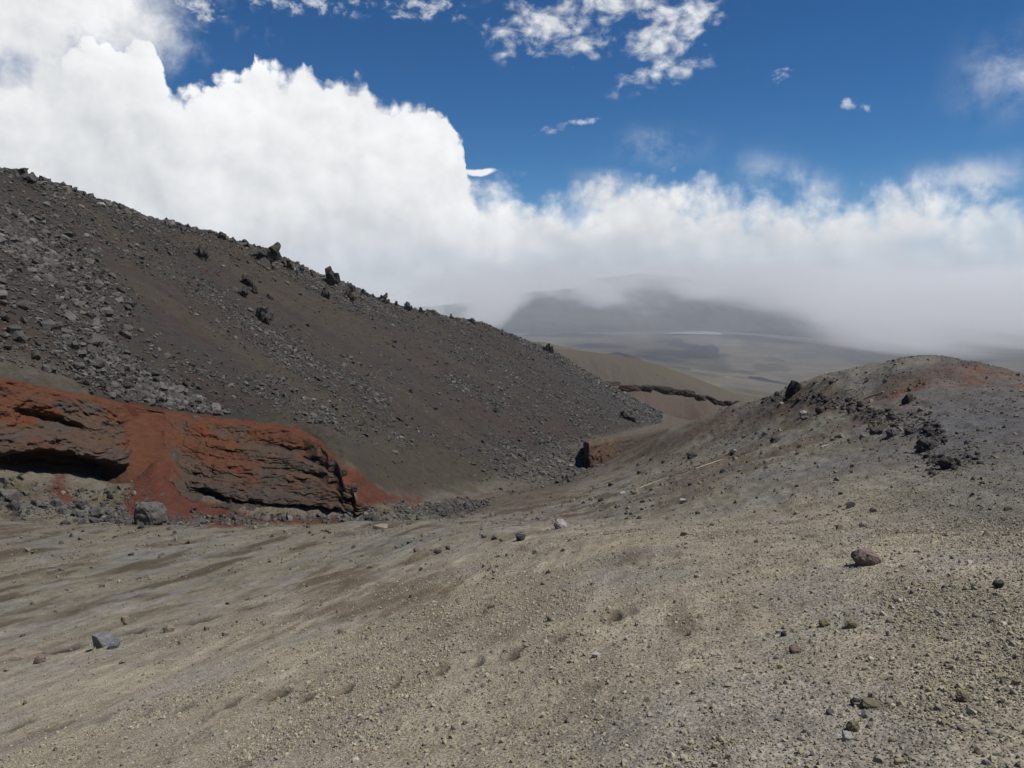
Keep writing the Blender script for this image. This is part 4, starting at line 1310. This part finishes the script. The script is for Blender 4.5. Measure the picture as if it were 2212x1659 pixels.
rt2 = np.stack([g2.uniform(-0.4, 0.4, NK), g2.uniform(-0.4, 0.4, NK), g2.uniform(0, 6.28, NK)], -1)
p2 = np.stack([x2, y2, z2 + sc2[:, 2] * 0.3], -1)
scatter('dark_rubble', 'small dark lava rubble on the right ridge', p2[~big2], rt2[~big2], sc2[~big2], M_DARK, 6, 14, 0.3, 5)
protos2 = []
for k in range(8):
    me = rock_mesh('lava_lump', 450 + k, 'lump', 2, 0.09); me.materials.append(M_DARKSM); protos2.append(me)
for n_, i in enumerate(np.where(big2)[0]):
    ob = bpy.data.objects.new('lava_lump', protos2[n_ % 8]); COL.objects.link(ob)
    ob.location = p2[i]; ob.rotation_euler = rt2[i]; ob.scale = sc2[i] * 1.9
    ob['label'] = 'rough dark lava lump scattered on the right ridge'; ob['category'] = 'rock'; ob['group'] = 'dark lava lumps on the right ridge'

# crumbled stones along the foot of the red cliff and in the gully
g5 = np.random.default_rng(15)
dcl = 1.2 * sgk(-20, 1092, 260, 1112, 16) + 1.0 * sgk(260, 1120, 800, 1118, 10) + 0.8 * sgk(0, 1050, 270, 1080, 20) + 0.7 * sgk(800, 1115, 1060, 1082, 14) + 0.35 * sgk(300, 1000, 320, 1100, 24) + 0.5 * sgk(760, 1050, 900, 1085, 20)
NC = 9000
x5, y5, z5, _ = pick(CA * (dcl + 0.004) * (kR > 40) * (kR < 100) * (kPX > -60) * (1 - sst(kPX, 960, 1090)) * (kPY > 960) * np.maximum(cx(BB) < 0.02, cx(chute) > 0.6), NC, g5)
s5 = np.minimum(0.06 * (1 - g5.uniform(0, 1, NC)) ** (-1 / 2.0), 0.55)
sc5 = s5[:, None] * g5.uniform(0.4, 0.75, (NC, 3)) * np.array([1, 1, 0.8])
scatter('cliff_rubble', 'small grey and brown rubble along the foot of the red cliff', np.stack([x5, y5, z5 + sc5[:, 2] * 0.25], -1), g5.uniform(-3.1, 3.1, (NC, 3)), sc5, M_SCREE, 8, 16, 0.4, 15)

# gravel of the foreground
g3 = np.random.default_rng(13)
gp = cx(fbm(GX / 1.6, GY / 1.6, o=4, seed=161)); gs_ = cx(streak)
dg = 0.30 + 1.2 * sst(gp - 0.35 * gs_, -0.05, 0.35) + 0.4 * sst(kT, -2, 4)
inview = (kPX > -120) & (kPX < 2330) & (kPY < 1760) & (kPY > 700)
NG = 240000
x3, y3, z3, (ia3, ir3) = pick(CA * dg * (kR < 24) * (kR > 2) * inview * (cx(scuff) < 0.35) * (1 - sst(kR, 7, 24)) / np.maximum(kR, 3.0), NG, g3)
s3 = np.minimum(0.0052 * (1 - g3.uniform(0, 1, NG)) ** (-1 / 3.0), 0.03)
sc3 = s3[:, None] * g3.uniform(0.6, 1.0, (NG, 3)) * np.array([1, 1, 0.7])
rt3 = g3.uniform(-3.1, 3.1, (NG, 3))
scatter('gravel', 'loose olive and grey pumice gravel over the near ground', np.stack([x3, y3, z3 + sc3[:, 2] * 0.25], -1), rt3, sc3, M_PEBBLE, 8, 18, 0.6, 7)
NG2 = 55000
x4, y4, z4, _ = pick(CA * (dg ** 1.3) * (kR < 75) * sst(kR, 5, 16) * inview * (kL < 0.4) * (1 - sst(kR, 45, 75)) / kR, NG2, g3)
s4 = np.minimum(0.011 * (1 - g3.uniform(0, 1, NG2)) ** (-1 / 2.4), 0.12) * np.clip(np.hypot(x4, y4) / 25, 0.7, 1.6)
sc4 = s4[:, None] * g3.uniform(0.55, 1.0, (NG2, 3)) * np.array([1, 1, 0.75])
scatter('coarse_gravel', 'scattered coarse gravel over the valley side and floor', np.stack([x4, y4, z4 + sc4[:, 2] * 0.2], -1), g3.uniform(-3.1, 3.1, (NG2, 3)), sc4, M_GRIT, 8, 14, 0.4, 9)

# ------------------------------------------------------------------ single stones, outcrops and litter
def outcrop(label, x0, x1, y0, y1, seed, mat=None, cuts=0, depth=0.8, cat='outcrop', name='lava_outcrop', sink=0.12, tilt=0.0):
    return set_rock(name, label, cat, (x0 + x1) / 2, y1, x1 - x0, y1 - y0, mat or M_DARK, seed, 'crag', sink=max(sink, 0.2), depth=depth, tilt=tilt)


outcrop('broad dark lava outcrop on the left skyline, largest of the crest', 546, 610, 530, 580, 523, depth=1.1)
outcrop('rounded dark crag joined to the right of the broad skyline outcrop', 606, 635, 556, 582, 502)
outcrop('tall jagged lava spire standing up from the left skyline', 698, 738, 577, 622, 503, depth=0.7)
outcrop('low jagged crag running down right of the skyline spire', 736, 772, 610, 648, 504)
outcrop('small dark crag just below and left of the skyline spire', 692, 714, 616, 644, 505)
outcrop('small horn of lava leaning right on the lower skyline', 818, 843, 632, 656, 506, tilt=0.5)
outcrop('stubby lava crag on the skyline right of the horn', 868, 892, 652, 672, 507)
outcrop('dark crag on the upper left slope below the skyline', 424, 450, 532, 562, 508)
outcrop('dark lava cluster, upper lump of the group on the middle slope', 516, 545, 594, 616, 509)
outcrop('dark lava cluster, lower left lump of the group on the middle slope', 513, 538, 620, 642, 510)
outcrop('dark lava cluster, right lump of the group on the middle slope', 534, 556, 612, 632, 511)
outcrop('round black hollowed boulder alone on the brown middle slope', 551, 590, 664, 697, 512, name='lava_boulder', cat='boulder')
outcrop('jagged pale topped crag near the foot of the far scree slope', 1338, 1378, 884, 908, 513)
outcrop('dark blocky crag low on the left skyline near its top end', 30, 72, 370, 392, 514)
outcrop('small dark knob on the skyline at the upper left', 82, 92, 386, 398, 515, name='rock', cat='rock')
outcrop('dark jagged knob on the skyline where it drops to the gully', 1172, 1196, 742, 762, 516)

for k, (cx_, w_) in enumerate([(478, 22), (505, 16), (530, 24), (648, 20), (672, 16), (786, 22), (806, 16), (856, 18), (908, 16), (938, 18), (976, 15), (1020, 16), (405, 14), (360, 13), (260, 14), (185, 14)]):
    cy_ = float(np.interp(cx_, [c[0] for c in CREST], [c[1] for c in CREST]))
    ob = outcrop('small dark jagged crag on the skyline of the left slope', cx_ - w_ / 2, cx_ + w_ / 2, cy_ - w_ * 0.35, cy_ + 7, 540 + k, sink=0.3)
    ob['group'] = 'small crags along the left skyline'
RK = [  # name, label, px, foot py, w, h, material, style
    ('boulder', 'big pitted grey boulder in front of the red cliff on the sand edge', 326, 1134, 60, 46, M_BOULDER, 'round'),
    ('boulder', 'square black boulder perched on the left edge of the right ridge', 1714, 853, 30, 27, M_DARKSM, 'angular'),
    ('rock', 'black angular rock beside the rusty patch on the right ridge', 1962, 871, 24, 19, M_DARKSM, 'angular'),
    ('rock', 'flat pinkish brown rock on the gravel at right', 1872, 1222, 54, 30, M_PINK, 'lump'),
    ('rock', 'smooth pale grey rock alone on the slope above the gully', 1212, 1142, 30, 20, M_PALE, 'lump'),
    ('rock', 'blue grey angular rock, largest on the left foreground sand', 224, 1398, 34, 32, M_BLUEGREY, 'angular'),
    ('rock', 'blue grey wedge leaning against the largest foreground rock', 248, 1401, 22, 20, M_BLUEGREY, 'angular'),
    ('rock', 'reddish lump at the right end of a pale slab, lower left', 86, 1433, 20, 14, M_PINK, 'lump'),
    ('slab', 'long pale slab half buried in the sand at lower left', 58, 1424, 52, 12, M_TANROCK, 'angular'),
    ('rock', 'upright tan stone behind the blue grey foreground rock', 269, 1350, 15, 17, M_TANROCK, 'angular'),
    ('rock', 'pale slanting stone right of the foreground scuff marks', 364, 1366, 22, 14, M_TANROCK, 'angular'),
    ('rock', 'dark rock, biggest of the dark ones below the pale rock', 1126, 1168, 22, 13, M_DARKSM, 'angular'),
    ('rock', 'grey rock just left of the biggest dark one on midslope', 1068, 1166, 14, 10, M_BOULDER, 'lump'),
    ('rock', 'grey rock at the left of the midslope row of three', 1046, 1162, 13, 8, M_BOULDER, 'lump'),
    ('rock', 'low black rock on the shaded midslope left of centre', 968, 1188, 13, 9, M_DARKSM, 'angular'),
    ('rock', 'flat dark rock just below the low black midslope one', 946, 1196, 18, 8, M_DARKSM, 'lump'),
    ('rock', 'pinkish rock left of the flat dark midslope one', 900, 1192, 15, 9, M_PINK, 'lump'),
    ('rock', 'tan flat stone in the middle of the gravel slope', 1070, 1237, 15, 8, M_TANROCK, 'lump'),
    ('rock', 'pale stone with a dark underside on the central gravel', 1288, 1420, 19, 10, M_PALE, 'angular'),
    ('rock', 'whitish rounded stone low on the central gravel', 1329, 1513, 12, 10, M_PALE, 'lump'),
    ('rock', 'black wedge shaped rock on the dark gravel at right', 1834, 1098, 20, 12, M_DARKSM, 'angular'),
    ('rock', 'pale grey stone on the olive gravel below the cable', 1477, 1087, 18, 10, M_PALE, 'angular'),
    ('rock', 'whitish crumbly stone above the pink brown rock', 1864, 1139, 15, 12, M_PALE, 'lump'),
    ('rock', 'black rock near the right edge of the gravel', 2160, 1270, 24, 12, M_DARKSM, 'angular'),
    ('rock', 'small white stone on the gravel near the right side', 2035, 1330, 13, 6, M_PALE, 'lump'),
    ('rock', 'small black pyramid shaped stone on the right gravel', 1693, 1375, 11, 10, M_DARKSM, 'angular'),
    ('rock', 'olive stone at the left of a pair on the right gravel', 1781, 1354, 22, 14, M_OLIVE, 'lump'),
    ('rock', 'olive stone at the right of a pair on the right gravel', 1837, 1358, 24, 14, M_OLIVE, 'lump'),
    ('rock', 'reddish crumbly stone sunk in the right gravel', 1717, 1411, 24, 14, M_PINK, 'lump'),
    ('rock', 'dark grey stone beside a flat olive one, lower right', 1848, 1524, 17, 13, M_DARKSM, 'lump'),
    ('rock', 'flat olive stone beside a dark grey one, lower right', 1880, 1531, 34, 13, M_OLIVE, 'lump'),
    ('rock', 'round grey olive stone at the lower right', 2079, 1517, 24, 18, M_OLIVE, 'lump'),
    ('rock', 'white grey sharp stone near the bottom right, in front of an olive one', 1828, 1601, 22, 16, M_PALE, 'angular'),
    ('rock', 'olive brown stone near the bottom right behind a white one', 1842, 1581, 24, 18, M_OLIVE, 'lump'),
    ('rock', 'grey stone left of the dark and flat olive pair', 1793, 1544, 16, 11, M_BOULDER, 'lump'),
    ('boulder', 'grey block at the far left in front of the mossy cliff foot', 22, 1088, 30, 20, M_BOULDER, 'angular'),
    ('boulder', 'grey block cut by the left picture edge at the cliff foot', 3, 1076, 14, 16, M_BOULDER, 'angular'),
    ('boulder', 'dark grey block below the one at the far left', 30, 1104, 24, 16, M_DARK, 'angular'),
    ('boulder', 'rounded grey block in front of the small red mound', 122, 1096, 19, 14, M_BOULDER, 'lump'),
    ('boulder', 'upright grey block right of the small red mound', 172, 1100, 22, 18, M_BOULDER, 'lump'),
    ('boulder', 'pale grey block between two others right of the red mound', 155, 1101, 14, 12, M_BOULDER, 'angular'),
    ('boulder', 'angular grey block left of the big pitted boulder', 211, 1119, 30, 18, M_BOULDER, 'angular'),
    ('rock', 'dark round stone on the yellowish ground under the undercut', 238, 1079, 12, 10, M_DARKSM, 'lump'),
    ('rock', 'small brown stone lying on the red mound', 137, 1069, 9, 6, M_TANROCK, 'lump'),
    ('rock', 'small white stone on the sand right of the pitted boulder', 390, 1133, 6, 6, M_PALE, 'lump'),
    ('rock', 'low pale stone on the sand below the right cliff corner', 822, 1141, 34, 7, M_TANROCK, 'angular'),
    ('rock', 'dark block on top of the red cliff edge', 422, 920, 26, 12, M_DARK, 'lump'),
    ('rock', 'pale flat stone at the foot of the cable', 1344, 1069, 13, 8, M_PALE, 'lump'),
    ('rock', 'brown rounded stone beside the foot of the cable', 1372, 1068, 17, 10, M_TANROCK, 'lump'),
    ('rock', 'black stone, left of the two below the cable foot', 1298, 1083, 12, 7, M_DARKSM, 'angular'),
    ('rock', 'grey stone, right of the two below the cable foot', 1388, 1086, 10, 8, M_BOULDER, 'angular'),
    ('rock', 'flat dark stone uphill of the cable foot', 1320, 1050, 14, 6, M_DARKSM, 'angular'),
    ('rock', 'pale stone on top of the orange cut bank', 1325, 957, 8, 6, M_PALE, 'lump'),
    ('rock', 'pale block beside the dark cluster on the middle left slope', 583, 646, 16, 11, M_SCREE, 'angular'),
    ('slab', 'pale flat slab on the upper left slope under the skyline', 219, 446, 15, 7, M_PALE, 'angular'),
    ('rock', 'dark rounded boulder with a grey cap on the right ridge', 1770, 894, 22, 14, M_DARK, 'lump'),
    ('rock', 'pale mushroom shaped stone left of the dark capped one', 1735, 898, 17, 10, M_PALE, 'lump'),
    ('rock', 'pale grey stone below the mushroom shaped one', 1739, 907, 22, 8, M_BOULDER, 'lump'),
    ('rock', 'white stone near the skyline of the right ridge', 1688, 875, 9, 6, M_PALE, 'lump'),
    ('rock', 'dark crumbling block at the end of the black rock line', 1838, 893, 20, 15, M_DARK, 'lump'),
    ('rock', 'black low rock left of the grey layered one on the ridge', 1893, 938, 24, 13, M_DARKSM, 'angular'),
    ('rock', 'grey layered rock in the middle of the ridge clusters', 1927, 943, 27, 16, M_BOULDER, 'lump'),
    ('rock', 'dark flat rock right of the grey layered one', 1966, 938, 22, 11, M_DARK, 'lump'),
    ('rock', 'black sharp rock at the right of the ridge clusters', 2006, 934, 24, 10, M_DARKSM, 'angular'),
    ('rock', 'big black crumbling mass low in the ridge clusters', 2050, 1012, 46, 22, M_DARK, 'lump'),
    ('rock', 'black ragged block above the big crumbling mass', 2000, 974, 36, 24, M_DARK, 'lump'),
    ('rock', 'dark rock by a white one on the flank left of the cable end', 1582, 984, 12, 12, M_DARKSM, 'angular'),
    ('rock', 'white rock by a dark one on the flank left of the cable end', 1588, 978, 12, 7, M_PALE, 'lump'),
    ('rock', 'dark low block in the flank rubble above the cable', 1495, 990, 22, 12, M_DARKSM, 'lump'),
    ('block', 'uppermost fallen brown block at the right end of the red cliff', 742, 1030, 16, 12, M_DARK, 'angular'),
    ('block', 'middle fallen brown block at the right end of the red cliff', 764, 1064, 20, 14, M_DARK, 'lump'),
    ('block', 'lowest fallen brown block at the right corner of the red cliff', 786, 1108, 24, 14, M_DARK, 'angular'),
    ('block', 'broad brown block under the right corner of the red cliff', 756, 1110, 28, 13, M_DARK, 'lump'),
    ('rock', 'dark block right of the cable end on the flank', 1676, 955, 24, 10, M_DARKSM, 'lump'),
]
for i, (nm, lb, px, py, w, h, mt, sty) in enumerate(RK):
    set_rock(nm, lb, nm, px, py, w, h, mt, 600 + i * 3, sty, 3 if w > 20 else 2, sink=0.25)


def tube(name, label, cat, pts, rad, mat, lift):
    """thin rod or cable lying over the ground"""
    P = [hit(*p) for p in pts]
    Q = []
    for a, b in zip(P[:-1], P[1:]):
        for k in range(8):
            Q.append(a + (b - a) * k / 8)
    Q.append(P[-1])
    Q = np.array(Q)
    Q[:, 2] = np.maximum(Q[:, 2], ground(Q[:, 0], Q[:, 1])) + lift
    cu_ = bpy.data.curves.new(name, 'CURVE'); cu_.dimensions = '3D'; cu_.bevel_depth = rad; cu_.bevel_resolution = 2; cu_.use_fill_caps = True
    sp2 = cu_.splines.new('POLY'); sp2.points.add(len(Q) - 1)
    for p, q in zip(sp2.points, Q):
        p.co = (q[0], q[1], q[2], 1)
    tmp = bpy.data.objects.new('tmp', cu_); COL.objects.link(tmp)
    bpy.context.view_layer.update()
    me = bpy.data.meshes.new_from_object(tmp.evaluated_get(bpy.context.evaluated_depsgraph_get()))
    bpy.data.objects.remove(tmp)
    me.materials.clear(); me.materials.append(mat)
    ob = bpy.data.objects.new(name, me); COL.objects.link(ob)
    ob['label'] = label; ob['category'] = cat
    return ob


M_ROPE = plain_material('weathered_white', lin(168, 164, 150), 0.8, 0.15, 3.0)
tube('cable', 'long thin pale cable lying across the right slope', 'cable', [(1381, 1055), (1410, 1043), (1445, 1031), (1500, 1013), (1560, 993), (1600, 981), (1640, 969)], 0.022, M_ROPE, 0.015)
tube('pole', 'whitish pole lying near the black rock line on the right ridge', 'pole', [(1867, 862), (1887, 855), (1908, 848)], 0.035, M_ROPE, 0.04)
tube('pole', 'short pale stick just uphill left of the long whitish pole', 'stick', [(1827, 845), (1846, 840)], 0.025, M_ROPE, 0.03)
tube('pole', 'thin pale stick highest up on the right ridge', 'stick', [(1854, 823), (1869, 817)], 0.02, M_ROPE, 0.03)
tube('scrap', 'bright white scrap on the gravel below the ridge clusters', 'litter', [(1774, 968), (1788, 962)], 0.035, M_PALE, 0.02)

# ------------------------------------------------------------------ low cloud on the mountain
def mist():
    me = bpy.data.meshes.new('low_cloud')
    bm = bmesh.new()
    bmesh.ops.create_cube(bm, size=1.0)
    lo, hi = Vector((-2200, 4600, -800)), Vector((8200, 11000, 400))
    for v in bm.verts:
        v.co = Vector([lo[k] + (v.co[k] + 0.5) * (hi[k] - lo[k]) for k in range(3)])
    bm.to_mesh(me); bm.free()
    m = bpy.data.materials.new('low_cloud'); m.use_nodes = True
    n = NT(m.node_tree); n.n.clear()
    out = n.node('ShaderNodeOutputMaterial')
    pos = n.node('ShaderNodeNewGeometry').outputs['Position']
    sp3 = n.node('ShaderNodeSeparateXYZ', ins={0: pos})
    x, y, z = sp3.outputs
    ns = n.noise(n.vm('MULTIPLY', pos, (1, 0.2, 1.7)), 0.0013, 6, 0.62)
    ns = n.ss(ns, 0.30, 0.70)
    sl_ = n.m('DIVIDE', x, y)                                   # bearing
    # height of the cloud base by bearing
    base_ = n.m('ADD', n.m('MULTIPLY', n.ss(sl_, 0.29, 0.54), -640.0), n.m('MULTIPLY', n.ss(sl_, 0.03, -0.05), -420.0))
    base_ = n.m('ADD', base_, -45.0)
    hh = n.m('ADD', n.m('SUBTRACT', z, base_), n.m('MULTIPLY', n.m('SUBTRACT', ns, 0.5), 460.0))
    d = n.m('POWER', n.ss(hh, -300.0, 160.0), 2.0)
    zt = n.m('ADD', z, n.m('MULTIPLY', n.m('SUBTRACT', ns, 0.5), 320.0))
    d = n.m('MULTIPLY', d, n.m('MULTIPLY', n.ss(zt, 190.0, -210.0), n.ss(z, 300.0, 20.0)))
    sn_ = n.m('ADD', sl_, n.m('MULTIPLY', n.m('SUBTRACT', ns, 0.5), 0.12))
    d = n.m('MULTIPLY', d, n.m('MULTIPLY', n.ss(sn_, -0.14, 0.04), n.ss(n.m('ADD', y, n.m('MULTIPLY', n.m('SUBTRACT', ns, 0.5), 3000.0)), 4900.0, 8800.0)))
    d = n.m('ADD', n.m('MULTIPLY', d, 0.0019), n.m('MULTIPLY', n.ss(zt, 250.0, -250.0), 0.00005))
    vs_ = n.node('ShaderNodeVolumeScatter', ins={'Color': (1.0, 1.0, 1.0, 1), 'Density': d, 'Anisotropy': 0.0})
    n.put(out.inputs['Volume'], vs_.outputs[0])
    return new_obj('low_cloud', me, mat=m, kind='stuff', label='grey white low cloud hiding the top of the far mountain')


mist()


# ------------------------------------------------------------------ air between the viewer and the mountain
def haze():
    me = bpy.data.meshes.new('haze')
    bm = bmesh.new()
    bmesh.ops.create_cube(bm, size=1.0)
    lo, hi = Vector((-13400, -13400, -900)), Vector((13400, 13400, 440))
    for v in bm.verts:
        v.co = Vector([lo[k] + (v.co[k] + 0.5) * (hi[k] - lo[k]) for k in range(3)])
    bm.to_mesh(me); bm.free()
    m = bpy.data.materials.new('haze'); m.use_nodes = True
    n = NT(m.node_tree); n.n.clear()
    out = n.node('ShaderNodeOutputMaterial')
    pv = n.node('ShaderNodeVolumePrincipled', ins={'Color': (0.78, 0.88, 1.0, 1), 'Density': 0.00004, 'Anisotropy': 0.0})
    n.put(out.inputs['Volume'], pv.outputs[0])
    return new_obj('haze', me, mat=m, kind='stuff', label='thin bluish air haze over the plain')


haze()
